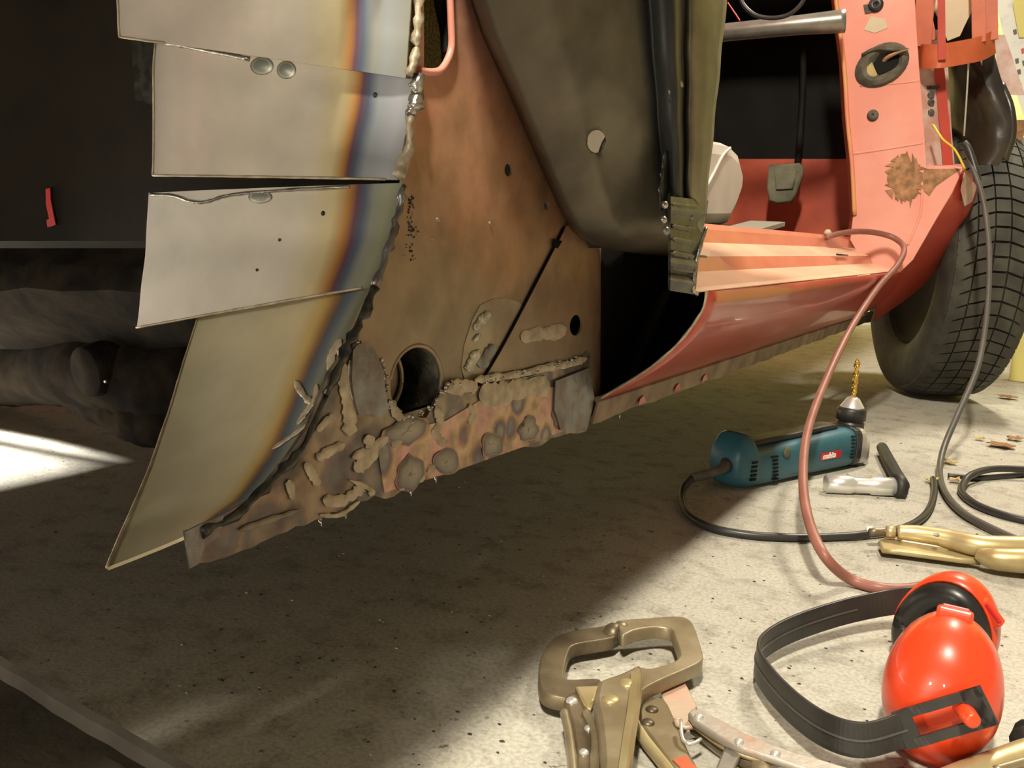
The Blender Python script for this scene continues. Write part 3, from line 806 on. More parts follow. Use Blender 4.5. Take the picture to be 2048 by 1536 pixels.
bead([(1338, 205), (1352, 196)], 12, 'grey_weld_plate', x=-0.243, parent=pillar, h=0.003)
bead([(1334, 300), (1330, 350), (1324, 420)], 18, 'weld_dark', x=-0.247, parent=pillar, h=0.003)
tube('cut_edge', [X(1412, 455, -.234), X(1398, 500, -.234), X(1389, 540, -.234), X(1386, 578, -.234), X(1395, 588, -.234)], 0.0016, 'weld_bright', flg, 6, jitter=.25)

# --- sill: stepped top, tucked-under outer face, ragged flange
def sx(px, py, x): p = X(px, py, x); return (p.x, p.z)
prof = [(-0.332, 0.318), sx(1400, 449, -0.330), sx(1400, 459, -0.327), sx(1400, 487, -0.322), sx(1400, 515, -0.288), sx(1400, 546, -0.281), sx(1400, 577, -0.240), sx(1400, 585, -0.2365)]
zr = prof[-1][1]
tuck = []
for k in range(1, 13):
    t = k/12
    xx = lerp(-0.235, XI+0.004, t**1.15)+0.010*math.sin(math.pi*t)
    zz = lerp(zr-0.002, 0.166, t**0.92)
    tuck.append((xx, zz))
Y0, Y1 = 0.745, 2.02
def prof_grid(name, pr, ys, mat, parent, thick=0.002, warp=None):
    rows = []
    for yy in ys:
        row = []
        for x_, z_ in pr:
            p = Vector((x_, yy, z_))
            if warp: p = warp(p)
            row.append(p)
        rows.append(row)
    return grid(name, rows, mat, parent, thick, smooth=False, off=1)
ys = [Y0+(Y1-Y0)*k/40 for k in range(41)]
sill = prof_grid('sill_top', prof, ys, 'sill_paint', car, 0.0016, lambda p: Vector((p.x, lerp(X(1392, 500, p.x).y, Y1, (p.y-Y0)/(Y1-Y0)), p.z)))
sill.data.materials.append(MATS['sill_lit'])
nq = len(prof)-1
for f_ in sill.data.polygons:
    if f_.index % nq in (0, 3, 5, 6): f_.material_index = 1  # up-facing steps take the lit copy of the paint
bev(sill, 0.0015, 2, 20)
sill['label'] = 'stepped red sill top in the door opening'
def sw(p):
    q = p.copy(); q.z += 0.0008*noise.noise(p*8); q.x += 0.001*noise.noise(p*6); return q
so = prof_grid('sill_outer', [prof[-1]]+tuck, ys, 'red_paint', car, 0.0016, sw)
for p_ in so.data.polygons: p_.use_smooth = True
so['label'] = 'glossy red outer sill tucked under to the flange'
# flange below the sill
rows = []
for k in range(90):
    yy = lerp(0.735, 2.2, k/89)
    zb = 0.147+0.003*noise.noise(Vector((yy*14, 0, 0)))+0.0012*noise.noise(Vector((yy*47, 2, 0)))
    rows.append([Vector((XI+0.006, yy, 0.170)), Vector((XI+0.010, yy, 0.166)), Vector((XI+0.008, yy, lerp(.166, zb, .5))), Vector((XI+0.006, yy, zb))])
fb = grid('sill_flange', rows, 'flange_brown', car, 0.002)
for yy in (0.83, 0.93, 1.02):
    plate3('red_flake', [Vector((XI+.0095, yy, .150)), Vector((XI+.0095, yy+.02, .151)), Vector((XI+.0095, yy+.013, .158)), Vector((XI+.0095, yy+.004, .156))], [], 0.0006, 'red_paint', fb)
# bright cut end of the sill
endp = [Vector((x_, Y0-.0005, z_)) for x_, z_ in [prof[-2], prof[-1]]+tuck]
tube('sill_cut_edge', endp, 0.0013, 'weld_bead', so, 6, jitter=.3, sm=2)
# small things on the sill top
tube('cut_slit', [X(1390, 511, -.275), X(1412, 514, -.275)], 0.0012, 'weld_dark', sill, 5, sm=0)
tube('cut_slit', [X(1674, 509, -.283), X(1695, 511, -.283)], 0.0018, 'weld_dark', sill, 5, sm=0)
obj('rubber_stop', lathe_mesh([(0.006, 0), (0.007, 0.004), (0.003, 0.009)], 10, axis_mat(X(1655, 470, -.325), (0, 0, 1))), 'beige_panel', sill, True)
# dark inner wall closing the hollow sill
structure_in = prof_grid('sill_inner_wall', [(XI-.004, .30), (XI-.004, .165), (XI+.004, .165)], ys, 'black_paint', car, 0.001)

# --- A pillar (hinge post) with flared foot
YP = 1.85
def YPl(L_, y=YP): return [Y(a, c, y) for a, c in L_]
post = [(1662, -60), (1668, 0), (1684, 130), (1690, 240), (1700, 330), (1706, 430), (1700, 480), (1740, 545), (1800, 545), (1826, 520), (1872, 440), (1905, 385), (1926, 338), (1852, 336), (1848, 250), (1838, 130), (1830, 0), (1828, -60)]
gh = ell(1766, 127, 40, 26, 24, -0.55)
apost = plate3('hinge_post', YPl(post), [YPl(gh)], 0.003, 'salmon_paint', car, 0.0012)
apost['label'] = 'salmon red hinge post with grommet and screw holes'
# left return of the post going forward
grid('post_return', [[Y(a, c, YP), Y(a+1, c, YP+.001), Y(a-6, c, YP+.05)] for a, c in post[:7]], 'wall_yellow' if False else 'bracket_paint', apost, 0.002)
plain('edge_ochre', (0.66, 0.36, 0.11), 0.5, 0.0, col2=(0.70, 0.24, 0.14), scale=12)
tube('post_bead', YPl([(1666, -60), (1672, 0), (1688, 130), (1695, 240), (1704, 330), (1709, 430)], YP-.003), 0.0040, 'edge_ochre', apost, 8)
tube('pressed_line', YPl([(1704, 308), (1760, 300), (1846, 286)], YP-.0002), 0.0028, 'salmon_paint', apost, 8)
tube('pressed_line', YPl([(1720, 172), (1780, 168), (1838, 162)], YP-.0002), 0.0025, 'salmon_paint', apost, 8)
tube('pressed_line', YPl([(1845, 340), (1842, 420), (1825, 470), (1815, 490)], YP-.0002), 0.003, 'salmon_paint', apost, 8)
# grommet
g0 = ell(1764, 130, 56, 36, 28, -0.55); g1 = ell(1768, 126, 30, 22, 28, -0.55)
rowsg = [[Y(*p, YP-.002) for p in ell(1764, 130, 58, 38, 28, -0.55)], [Y(*p, YP-.008) for p in ell(1764, 130, 52, 33, 28, -0.55)], [Y(*p, YP-.010) for p in ell(1765, 129, 44, 27, 28, -0.55)], [Y(*p, YP-.004) for p in ell(1768, 127, 34, 20, 28, -0.55)], [Y(*p, YP+.003) for p in ell(1776, 124, 10, 8, 28, -0.55)], [Y(*p, YP+.004) for p in ell(1776, 124, 1, 1, 28, -0.55)]]
for r in rowsg: r.append(r[0].copy())
gro = grid('grommet', rowsg, 'grommet', apost, 0.0015)
gro['label'] = 'perished rubber grommet'
plate3('grommet_pocket', YPl([(1746, 128), (1758, 110), (1800, 108), (1796, 132), (1758, 150)], YP-.0068), [], 0.001, 'black_paint', gro)
plate3('grommet_face', YPl([(1724, 144), (1744, 124), (1755, 150), (1736, 160)], YP-.0070), [], .0008, 'leaf_tan', gro)
tube('grommet_tab', [Y(1760, 130, YP+.002), Y(1780, 112, YP-.012), Y(1818, 98, YP-.02)], [0.004, 0.004, 0.001], 'rust_patch', gro, 6)
tube('grommet_lip', [Y(1724, 110, YP-.006), Y(1752, 98, YP-.012), Y(1800, 100, YP-.014), Y(1816, 97, YP-.016)], [0.003, 0.004, 0.003, 0.001], 'grommet', gro, 6)
for px, py, r_ in [(1752, 10, .013), (1746, 231, .010)]:
    obj('screw_plug', lathe_mesh([(r_, 0), (r_, .003), (r_*.7, .006), (r_*.25, .0065), (r_*.2, .003)], 18, axis_mat(Y(px, py, YP-.001), (0, -1, .05))), 'grommet' if py > 100 else 'cable_black', apost, True)
plate3('worn_spot', YPl([(1728, 60), (1742, 32), (1770, 38), (1775, 56), (1750, 66)], YP-.002), [], .0008, 'beige_panel', apost)
plate3('plug_tab', YPl([(1727, 10), (1748, 6), (1748, 24), (1730, 27)], YP-.003), [], .002, 'grommet', apost)
# rusty hole at the foot of the post
rp = [(1810+(36+22*noise.noise(Vector((k*.9, 0, 0))))*math.cos(k*math.pi/30), 356+(48+26*noise.noise(Vector((k*.8, 5, 0))))*math.sin(k*math.pi/30)) for k in range(60)]
plate3('rust_patch', YPl(rp, YP-.0025), [], .0015, 'rust_patch', apost)['label'] = 'rust-eaten patch'
plate3('rust_patch', YPl([(1848, 338), (1922, 338), (1900, 352), (1872, 372), (1858, 392), (1846, 380)], YP-.0022), [], .001, 'rust_patch', apost)
# flared foot: red skin sweeping round to the outer sill
A_ = [(1925, 334), (1903, 386), (1869, 441), (1823, 519), (1798, 538), (1772, 540)]
B_ = [(1952, 385), (1935, 440), (1900, 505), (1845, 570), (1800, 606), (1745, 642)]
rows = []
for k in range(25):
    t = k/24
    a = poly_at(A_, t); c = poly_at(B_, t)
    pa_ = Y(a[0], a[1], YP); pb_ = Y(c[0], c[1], YP+.10+0.10*t)
    row = []
    for j in range(9):
        u = j/8
        p = pa_.lerp(pb_, u); p.x += 0.006*math.sin(math.pi*u)*(1-t)
        row.append(p)
    rows.append(row)
grid('flared_skin', rows, 'red_paint', apost, 0.002)
plate3('bare_corner', [Y(1929, 345, YP-.002), Y(1952, 372, YP+.06), Y(1945, 404, YP+.055), Y(1926, 412, YP+.03), Y(1922, 380, YP)], [], .001, 'worn_primer', apost)
# ledge and pale front of the post
grid('post_front', [[Y(a-14, c, YP+.03), Y(a+26, c, YP+.05), Y(a+52, c, YP+.08)] for a, c in [(1836, 60), (1842, 130), (1846, 200), (1850, 270), (1856, 336)]], 'worn_primer', apost, .002)
grid('post_front_edge', [[Y(a, c, YP+.045), Y(a+20, c, YP+.05)] for a, c in [(1866, 110), (1872, 180), (1880, 260), (1886, 330)]], 'red_paint', apost, .002)
grid('post_ledge', [[Y(1850, 334, YP), Y(1928, 337, YP)], [Y(1858, 326, YP+.07), Y(1926, 328, YP+.07)]], 'salmon_paint', apost, .002)
tube('worn_bright_edge', [Y(1836, 180, YP+.028), Y(1842, 250, YP+.028), Y(1848, 285, YP+.028)], .003, 'beige_panel', apost, 6)
for c in (190, 205, 225):
    obj('hook_hole', lathe_mesh([(.006, 0), (.006, .001)], 10, axis_mat(Y(1862, c, YP+.040), (0, -1, 0))), 'weld_dark', apost)
obj('hook_hole', box_mesh(.022, .002, .006, Matrix.Translation(Y(1866, 175, YP+.040))), 'weld_dark', apost)

# --- orange lamp-bracket frame above the front wing
br = [Y(1836, 112, YP+.03), Y(1850, 113, YP), Y(1882, 112, YP-.01), Y(1930, 104, YP+.01), Y(1962, 97, YP+.03), Y(1988, 84, YP+.06)]
frame = obj('front_bracket', ribbon_mesh(catmull(br, 6), 0.040, .003, (0, 0, 1)), 'bracket_paint', car)
frame['label'] = 'orange painted metal bracket with upright bars'
for pts, r_, mt in [([(1846, 92, .02), (1852, -60, .02)], 26, 'bracket_paint'), ([(1884, 120, -.014), (1882, -60, -.014)], 11, 'red_paint'), ([(1868, 80, .03), (1860, 40, .03), (1872, -60, .03)], 9, 'bracket_paint'), ([(1958, 85, .03), (1956, -60, .03)], 20, 'bracket_paint'), ([(1984, 80, .05), (1982, -60, .05)], 18, 'bracket_paint')]:
    P3 = [Y(a, c, YP+d) for a, c, d in pts]
    obj('upright_bar', ribbon_mesh(P3, r_*1.85/1900*1.1, .006, (1, 0, 0)), mt, frame)
plate3('beige_blade', [Y(a, c, YP+.07) for a, c in [(1868, 20), (1880, -60), (1945, -60), (1945, 20), (1930, 50), (1920, 72), (1895, 82), (1888, 60)]], [], .003, 'beige_panel', frame)
grid('bracket_back', [[Y(a, c, YP+.16) for a in (1830, 1990)] for c in (-60, 120)], 'axle_dirt', frame, .002)
# --- black wheel-arch liner, pale inner wing, tension wire
ln = [(1868, 118), (1905, 116), (1950, 108), (1988, 120), (2000, 170), (2022, 225), (2026, 275), (2008, 318), (1985, 332), (1965, 322), (1930, 318), (1895, 318), (1880, 270)]
rows = []
for k in range(16):
    t = k/15
    c = lerp(112, 330, t)
    lx = lerp(1860, 1898, t); rx = pl([(112, 1988), (150, 1998), (200, 2014), (240, 2030), (280, 2030), (310, 2016), (330, 1995)], c)
    row = []
    for j in range(14):
        u = j/13
        a = lerp(lx, rx, u)
        d = 0.16-0.15*math.sin(u*math.pi*0.62)+0.012*noise.noise(Vector((u*4, t*4, 0)))
        row.append(Y(a, c, YP+.10+d))
    rows.append(row)
liner = grid('arch_liner', rows, 'black_liner', car, .003)
liner['label'] = 'glossy black wheel arch liner'
tube('liner_edge', [Y(2002, 170, YP+.13), Y(2020, 215, YP+.12), Y(2024, 270, YP+.12), Y(2008, 320, YP+.12)], .008, 'black_liner', liner, 8)
tube('tension_wire', [Y(1938, 105, YP+.03), Y(1934, 180, YP+.03), Y(1928, 272, YP+.03)], .0016, 'alloy', liner, 6)
grid('inner_wing', [[Y(1988, 70, YP+.20), Y(2010, 70, YP+.20)], [Y(1994, 130, YP+.20), Y(2030, 130, YP+.20)], [Y(2008, 190, YP+.20), Y(2050, 190, YP+.20)]], 'worn_primer', car, .002)
grid('wing_lip', [[Y(2022, 240, YP+.25), Y(2060, 240, YP+.25)], [Y(2018, 290, YP+.25), Y(2040, 290, YP+.25)], [Y(1995, 338, YP+.25), Y(2010, 345, YP+.25)]], 'rust_patch', car, .002)

# --- cabin: toe board, bulkhead, pedal, tubes, seat
grid('toe_board', [[Y(a, c, 2.18) for a in (1430, 1500, 1600, 1720, 1760)] for c in (318, 400, 470, 520)], 'footwell_red', car, .002)['label'] = 'red toe board in the footwell'
grid('bulkhead', [[Y(a, c, 2.19) for a in (900, 1200, 1500, 1760)] for c in (-300, 100, 330)], 'black_paint', car, .002)
obj('floor_pan', boxmm((-1.66, 0.755, 0.262), (XI-.006, 2.2, 0.270)), 'axle_dirt', car)
pd_ = [(1538, 330), (1600, 326), (1608, 336), (1606, 352), (1592, 392), (1584, 404), (1556, 408), (1538, 402), (1534, 375)]
ped = plate3('pedal', [Y(a, c, 2.06) for a, c in pd_], [], .012, 'pedal_rubber', car, .004)
ped['label'] = 'dark rubber foot pedal'
plate3('pedal_pad', [Y(a, c, 2.052) for a, c in [(1550, 345), (1594, 342), (1586, 378), (1552, 380)]], [], .006, 'pedal_rubber', ped, .002)
tube('pedal_arm', [Y(1595, 330, 2.07), Y(1600, 270, 2.10), Y(1606, 170, 2.12), Y(1606, 90, 2.12)], .007, 'black_paint', ped, 8)
tube('cross_tube', [Y(1380, 72, 1.75), Y(1480, 62, 1.75), Y(1600, 50, 1.76), Y(1690, 42, 1.78)], [.016, .016, .017, .020], 'tube_metal', car, 16)['label'] = 'grey metal cross tube under the dash'
tube('steering_rim', [Y(1478, -20, 1.6), Y(1486, 8, 1.6), Y(1510, 30, 1.6), Y(1545, 36, 1.6), Y(1580, 28, 1.6), Y(1606, 2, 1.6), Y(1612, -30, 1.6)], .0035, 'black_plastic', car, 8)
tube('red_wire', [Y(1455, 5, 1.5), Y(1468, 24, 1.5), Y(1480, 42, 1.5)], .0012, 'paint_mark_red', car, 5)
# seat cushion: pale vinyl with piping
so_ = [(1120, 200), (1330, 262), (1440, 281), (1466, 286), (1484, 305), (1494, 345), (1490, 385), (1478, 420), (1462, 452), (1120, 470)]
seat = plate3('seat_cushion', [X(a, c, -.40)+Vector((-.10, 0, 0)) for a, c in so_], [], .20, 'seat_vinyl', car, .018)
for p_ in seat.data.polygons: p_.use_smooth = False
seat['label'] = 'pale grey vinyl seat edge with piping'
tube('piping', [X(1460, 296, -.399), X(1445, 312, -.399), X(1428, 345, -.399), X(1405, 388, -.399)], .0022, 'seat_vinyl', seat, 8)
obj('seat_base', boxmm((-.62, 1.0, .22), (-.42, 1.45, .33)), 'pedal_rubber', car)
obj('carpet_scrap', box_mesh(.05, .16, .006, Matrix.Translation(X(1505, 455, -.365)) @ Matrix.Rotation(.1, 4, 'X')), 'wall_plaster', car)

# --- unseen body shell boxes, some added only to shade the cabin and the floor
obj('roof', boxmm((-1.66, -1.3, 1.36), (-.46, 0.74, 1.39)), 'red_paint', car)
obj('far_side', boxmm((-1.68, -1.2, .27), (-1.66, 2.3, 1.1)), 'red_paint', car)
obj('quarter_panel', boxmm((-.196, -1.3, .54), (-.185, .74, .60)), 'red_paint', car)
obj('quarter_shade_slab', boxmm((-.345, -1.3, .54), (-.185, .33, .56)), 'underseal', car)  # unseen slab added to keep ceiling light off the floor
obj('quarter_shade_ledge', boxmm((-.275, .33, .54), (-.185, .74, .56)), 'underseal', car)  # added ledge beside a notch that lets light onto the inner panel
obj('far_lamp_block', boxmm((-1.50, -.6, .20), (-1.45, 2.0, .60)), 'underseal', car)  # unseen box added to cut off the far side lamp
obj('boot_shade_slab', boxmm((-1.66, -1.3, .54), (-.3315, .72, .56)), 'underseal', car)  # unseen slab added to block the rear ceiling lamp
obj('cabin_roof', boxmm((-1.66, .74, 1.36), (-.52, 1.4, 1.39)), 'red_paint', car)
obj('heel_board', boxmm((-1.66, .745, .262), (-.355, .755, .45)), 'black_paint', car)
obj('heel_light_block', boxmm((-.356, .745, .262), (-.3325, .755, .374)), 'black_paint', car)  # small strip added to close a leak from the front lamp
obj('seat_pan', boxmm((-1.66, .62, .43), (-.345, .755, .45)), 'black_paint', car)
obj('dash', boxmm((-1.5, 1.95, .78), (-.36, 2.19, .95)), 'black_paint', car)
obj('bonnet', boxmm((-1.5, 2.0, .95), (-.22, 3.3, .98)), 'red_paint', car)
obj('cabin_back', boxmm((-1.66, 0.70, .44), (-.338, .72, 1.36)), 'black_paint', car)

# --- front wheel, steered
def make_wheel():
    R_, Wd = .287, .168
    ang = math.radians(24)
    c = Z(1856, 788, 0); c.z = R_+.001
    axle = Vector((math.cos(ang), math.sin(ang), 0))
    M4 = axis_mat(c, axle, (0, 0, 1))
    prof = [(.180, -.060), (.186, -.074), (.215, -.083), (.245, -.083), (.268, -.077), (.280, -.068), (R_-.010, -.055), (R_-.009, 0), (R_-.010, .055), (.280, .068), (.268, .077), (.245, .083), (.215, .083), (.186, .074), (.180, .060), (.180, -.060)]
    vs, fs = [], []
    n = 72
    for r, z in prof:
        for k in range(n): vs.append(Vector((r*math.cos(2*math.pi*k/n), r*math.sin(2*math.pi*k/n), z)))
    for i in range(len(prof)-1):
        for k in range(n): fs.append((i*n+k, i*n+(k+1) % n, (i+1)*n+(k+1) % n, (i+1)*n+k))
    me = recalc(mesh(vs, fs)); me.transform(M4)
    wh = obj('front_wheel', me, 'tyre_rubber', car, True)
    wh['label'] = 'front tyre with worn curved tread blocks'
    bm = bmesh.new()
    NB = 66
    for k in range(NB):
        for z0, z1, sk in ((-.074, -.0455, .5), (-.0425, -.0155, .25), (-.0125, .0125, 0), (.0155, .0425, -.25), (.0455, .074, -.5)):
            a0 = 2*math.pi*(k+.04)/NB; a1 = 2*math.pi*(k+.88)/NB
            def P(a, z, r):
                rr = r-0.012*(abs(z)/.074)**4
                aa = a+0.30*(z/.074)**2*0.35
                return M4 @ Vector((rr*math.cos(aa), rr*math.sin(aa), z))
            q = [bm.verts.new(P(a, z, r)) for r in (R_-.013, R_) for a, z in ((a0, z0), (a1, z0), (a1, z1), (a0, z1))]
            for f in ((4, 5, 6, 7), (0, 1, 5, 4), (1, 2, 6, 5), (2, 3, 7, 6), (3, 0, 4, 7)): bm.faces.new([q[i] for i in f])
    bmesh.ops.recalc_face_normals(bm, faces=bm.faces)
    me2 = bpy.data.meshes.new('tread'); bm.to_mesh(me2); bm.free()
    tag(obj('tread_blocks', me2, 'tyre_rubber', wh), kind='stuff')
    obj('rim', lathe_mesh([(.04, -.02), (.10, -.03), (.14, -.045), (.172, -.055), (.180, -.064), (.180, .06), (.10, .05), (.04, .055)], 36, M4), 'black_paint', wh, True)
make_wheel()

# ================================================================== things on the floor
# --- ear defenders
def ear_defenders():
    root = empty('ear_defenders', Z(1880, 1500), 'orange-red ear defenders with a black headband lying on the floor', 'ear defenders')
    def cup(c, nrm, up, hh, ww, dp, name):
        nrm = Vector(nrm).normalized(); up = Vector(up); up = (up-nrm*up.dot(nrm)).normalized(); rt = up.cross(nrm)
        vs, fs = [], []
        n, rings = 40, 14
        prof = [(1.0, -.30), (1.0, 0)]+[(math.cos(a)**0.75, math.sin(a)) for a in [k*math.pi/2/rings*0.985 for k in range(1, rings+1)]]
        for f, d in prof:
            for k in range(n):
                a = 2*math.pi*k/n
                sx_ = math.cos(a); sy = math.sin(a)
                egg = 1-0.04*sy
                vs.append(c+rt*(ww*f*sx_*egg)+up*(hh*f*sy)+nrm*(dp*d))
        for i in range(len(prof)-1):
            for k in range(n): fs.append((i*n+k, i*n+(k+1) % n, (i+1)*n+(k+1) % n, (i+1)*n+k))
        fs.append(tuple(range((len(prof)-1)*n, len(prof)*n)))
        me = recalc(mesh(vs, fs))
        o = obj(name, me, 'orange_plastic', root, True)
        s = o.modifiers.new('thickness', 'SOLIDIFY'); s.thickness = .002; s.offset = -1
        # cushion ring on the open side
        ring = [c+rt*(ww*.72*math.cos(a)*(1-.1*math.sin(a)))+up*(hh*.76*math.sin(a))-nrm*(dp*.30) for a in [2*math.pi*k/36 for k in range(37)]]
        obj('cushion', tube_mesh(ring, .0095, 12), 'cushion_black', o, True)
        obj('foam_insert', plate_mesh([(ww*.8*math.cos(2*math.pi*k/24), hh*.83*math.sin(2*math.pi*k/24)) for k in range(24)], [], .004, axis_mat(c+nrm*dp*.05, nrm, rt)), 'cushion_black', o)
        return o, nrm, up, rt
    c1 = Y(1884, 1378, .618)
    o1, n1_, u1, r1_ = cup(c1, (.04, -1, .10), (.03, .10, 1), .0470, .0345, .036, 'ear_cup')
    c2 = Y(1893, 1262, .745)
    o2, n2_, u2, r2_ = cup(c2, (.25, 1, .18), (.16, -.15, 1), .0475, .0355, .032, 'ear_cup')
    # rectangular lugs on top of the cups
    for c, nn, uu, rr, hh, o, s in ((c1, n1_, u1, r1_, .0470, o1, -1), (c2, n2_, u2, r2_, .0475, o2, 1)):
        if s > 0:
            sg = 1 if rr.x > 0 else -1
            uu, rr = (uu*.80+rr*sg*.60).normalized(), (rr*.80-uu*sg*.60).normalized()
            hh *= .86
        p = c+uu*(hh*0.98)-nn*.004
        lg = bev(obj('cup_lug', box_mesh(.021, .009, .009, axis_mat(p, uu, rr)), 'orange_plastic', o), .002)
        bev(obj('lug_slot', box_mesh(.016, .003, .0035, axis_mat(p+uu*.0035+nn*(-.004 if s < 0 else .003)*s*-1, uu, rr)), 'badge_red', o), .001)
    # headband
    eA, eB = Y(1976, 1410, .574), Y(1800, 1462, .567)
    pts = [eA, eA.lerp(eB, .333), eA.lerp(eB, .667), eB, Z(1725, 1480, .026), Z(1655, 1462, .024), Z(1590, 1418, .022), Z(1535, 1360, .021), Z(1514, 1318, .021), Z(1532, 1288, .021), Z(1590, 1256, .022), Z(1680, 1226, .024), Z(1760, 1208, .026), Z(1815, 1200, .03), Z(1870, 1196, .032)]
    cp = catmull(pts, 8)
    band_pts = cp[22:]
    band = bev(obj('headband', ribbon_mesh(band_pts, .0215, .0026, (0, .10, 1)), 'black_plastic', root), .0008)
    for p_ in band.data.polygons: p_.use_smooth = False
    obj('band_rib', ribbon_mesh([p+Vector((0, 0, 0)) for p in band_pts[:70]], .0012, .0040, (0, .1, 1)), 'cable_grey', band)
    # slotted bar on the near cup, frame built round an opening
    arm_ = cp[:24]
    fr = frames(arm_, (0, .10, 1))
    hi = [p+f[1]*.0085 for p, f in zip(arm_, fr)]; lo = [p-f[1]*.0085 for p, f in zip(arm_, fr)]
    bar = obj('slotted_arm', ribbon_mesh(hi, .0055, .003, (0, .1, 1)), 'black_plastic', root)
    obj('arm_rail', ribbon_mesh(lo, .0055, .003, (0, .1, 1)), 'black_plastic', bar)
    for i in (0, 1, 22):
        t, u, v = fr[i]
        obj('arm_end', box_mesh(.010, .003, .0225, axis_mat(arm_[i]+t*(.004 if i < 3 else 0), u, t)), 'black_plastic', bar)
    pp = arm_[6]; t, u, v = fr[6]
    dirn = (CAM-pp).normalized()
    obj('pivot_stud', lathe_mesh([(.0050, -.008), (.0050, .004), (.0044, .012), (.0030, .0130)], 14, axis_mat(pp, (dirn+Vector((.35, 0, -.35))).normalized())), 'orange_plastic', o1, True)
    obj('band_pad', lathe_mesh([(.003, 0), (.003, .004)], 10, axis_mat(o2.matrix_world @ c2+Vector((-.03, 0, 0)), (-1, 0, 0))), 'black_plastic', o2)
ear_defenders()

# --- flat-lying tools: pixel outlines on the plane of the tool
def flat(name, px, z, th, mat, parent, holes=(), bevel=.0012):
    return plate3(name, [Z(a, c, z) for a, c in px], [[Z(a, c, z) for a, c in h] for h in holes], th, mat, parent, bevel)
def rivet(px, py, z, r, mat, parent):
    obj('rivet', lathe_mesh([(r, -.002), (r, .0006), (r*.75, .0016), (r*.3, .002)], 14, axis_mat(Z(px, py, z), (0, 0, 1))), mat, parent, True)
def smooth2(px, n=5, closed=True):
    return [(p.x, p.y) for p in catmull([Vector((*q, 0)) for q in px], n, closed)]

cl = empty('locking_c_clamp', Z(1230, 1420), 'nickel locking C-clamp with rounded jaws lying on the floor', 'clamp')
left_jaw = [(1226, 1262), (1232, 1284), (1205, 1292), (1150, 1302), (1136, 1318), (1128, 1352), (1128, 1368), (1142, 1372), (1200, 1372), (1188, 1400), (1170, 1428), (1132, 1412), (1100, 1404), (1082, 1392), (1076, 1364), (1080, 1330), (1092, 1304), (1112, 1284), (1150, 1272), (1190, 1266)]
right_jaw = [(1240, 1254), (1290, 1248), (1348, 1244), (1372, 1248), (1386, 1262), (1396, 1290), (1405, 1322), (1400, 1336), (1374, 1350), (1320, 1374), (1288, 1392), (1280, 1408), (1270, 1398), (1268, 1366), (1275, 1348), (1300, 1350), (1342, 1338), (1356, 1328), (1358, 1316), (1346, 1280), (1338, 1270), (1312, 1266), (1270, 1272), (1244, 1282)]
flat('fixed_jaw', smooth2(left_jaw, 4), .012, .010, 'plier_dark', cl)
flat('moving_jaw', smooth2(right_jaw, 4), .016, .010, 'plier_nickel', cl)
for px, py, dr in [(1228, 1270, (-1, -.15, 0)), (1240, 1266, (1, .1, 0))]:
    obj('jaw_tip', lathe_mesh([(.0075, -.004), (.009, -.002), (.009, .003), (.006, .007)], 14, axis_mat(Z(px, py, .014), dr)), 'plier_dark', cl, True)
h_main = [(1194, 1384), (1206, 1374), (1240, 1362), (1276, 1346), (1284, 1362), (1280, 1400), (1272, 1440), (1266, 1480), (1262, 1540), (1260, 1620), (1200, 1620), (1202, 1540), (1196, 1460), (1188, 1420)]
flat('upper_handle', smooth2(h_main, 3), .026, .012, 'plier_nickel', cl, bevel=.003)
grid('handle_lip', [[Z(a-8, c, .032), Z(a, c, .034), Z(a+6, c, .026)] for a, c in [(1274, 1348), (1272, 1380), (1266, 1430), (1258, 1480), (1250, 1540), (1246, 1620)]], 'plier_brass', cl, .002)
h_low = [(1128, 1412), (1150, 1404), (1170, 1412), (1186, 1450), (1194, 1500), (1198, 1560), (1198, 1620), (1146, 1620), (1146, 1540), (1138, 1470), (1130, 1440)]
flat('lower_handle', smooth2(h_low, 3), .011, .014, 'plier_dark', cl, bevel=.003)
for side in ([(1128, 1425), (1138, 1470), (1146, 1540), (1146, 1600)], [(1172, 1425), (1190, 1470), (1188, 1540), (1180, 1600)]):
    tube('handle_rail', [Z(a, c, .019) for a, c in side], .0028, 'plier_nickel', cl, 8)
flat('toggle_link', [(1150, 1378), (1196, 1376), (1190, 1402), (1180, 1424), (1168, 1412), (1160, 1396)], .019, .004, 'plier_brass', cl)
for px, py, z, r in [(1222, 1400, .032, .0055), (1256, 1368, .032, .0055), (1144, 1402, .018, .0038), (1178, 1458, .018, .0030), (1168, 1506, .018, .0030)]:
    rivet(px, py, z, r, 'plier_brass' if px > 1200 else 'chrome', cl)

pl2 = empty('locking_pliers', Z(1330, 1470), 'rusty red and nickel locking pliers beneath the C-clamp', 'pliers')
flat('jaw_plate', [(1322, 1388), (1350, 1376), (1370, 1372), (1382, 1395), (1394, 1420), (1380, 1440), (1372, 1450), (1340, 1440), (1324, 1410)], .006, .006, 'plier_rusty', pl2)
flat('upper_handle', [(1272, 1430), (1282, 1412), (1302, 1402), (1326, 1404), (1338, 1420), (1352, 1452), (1368, 1490), (1382, 1520), (1404, 1560), (1460, 1640), (1400, 1640), (1340, 1545), (1300, 1490), (1276, 1458)], .0062, .008, 'plier_nickel', pl2, bevel=.003)
tube('handle_lip', [Z(1272, 1448, .006), Z(1290, 1480, .006), Z(1318, 1515, .006), Z(1345, 1550, .006), Z(1390, 1620, .006)], .004, 'plier_brass', pl2, 8)
flat('red_paint_splash', [(1345, 1520), (1372, 1512), (1382, 1524), (1398, 1540), (1410, 1560), (1380, 1555)], .0106, .0006, 'bracket_paint', pl2, bevel=0)
rivet(1304, 1420, 0.0102, .0042, 'plier_dark', pl2); rivet(1296, 1446, 0.0102, .0042, 'plier_dark', pl2)
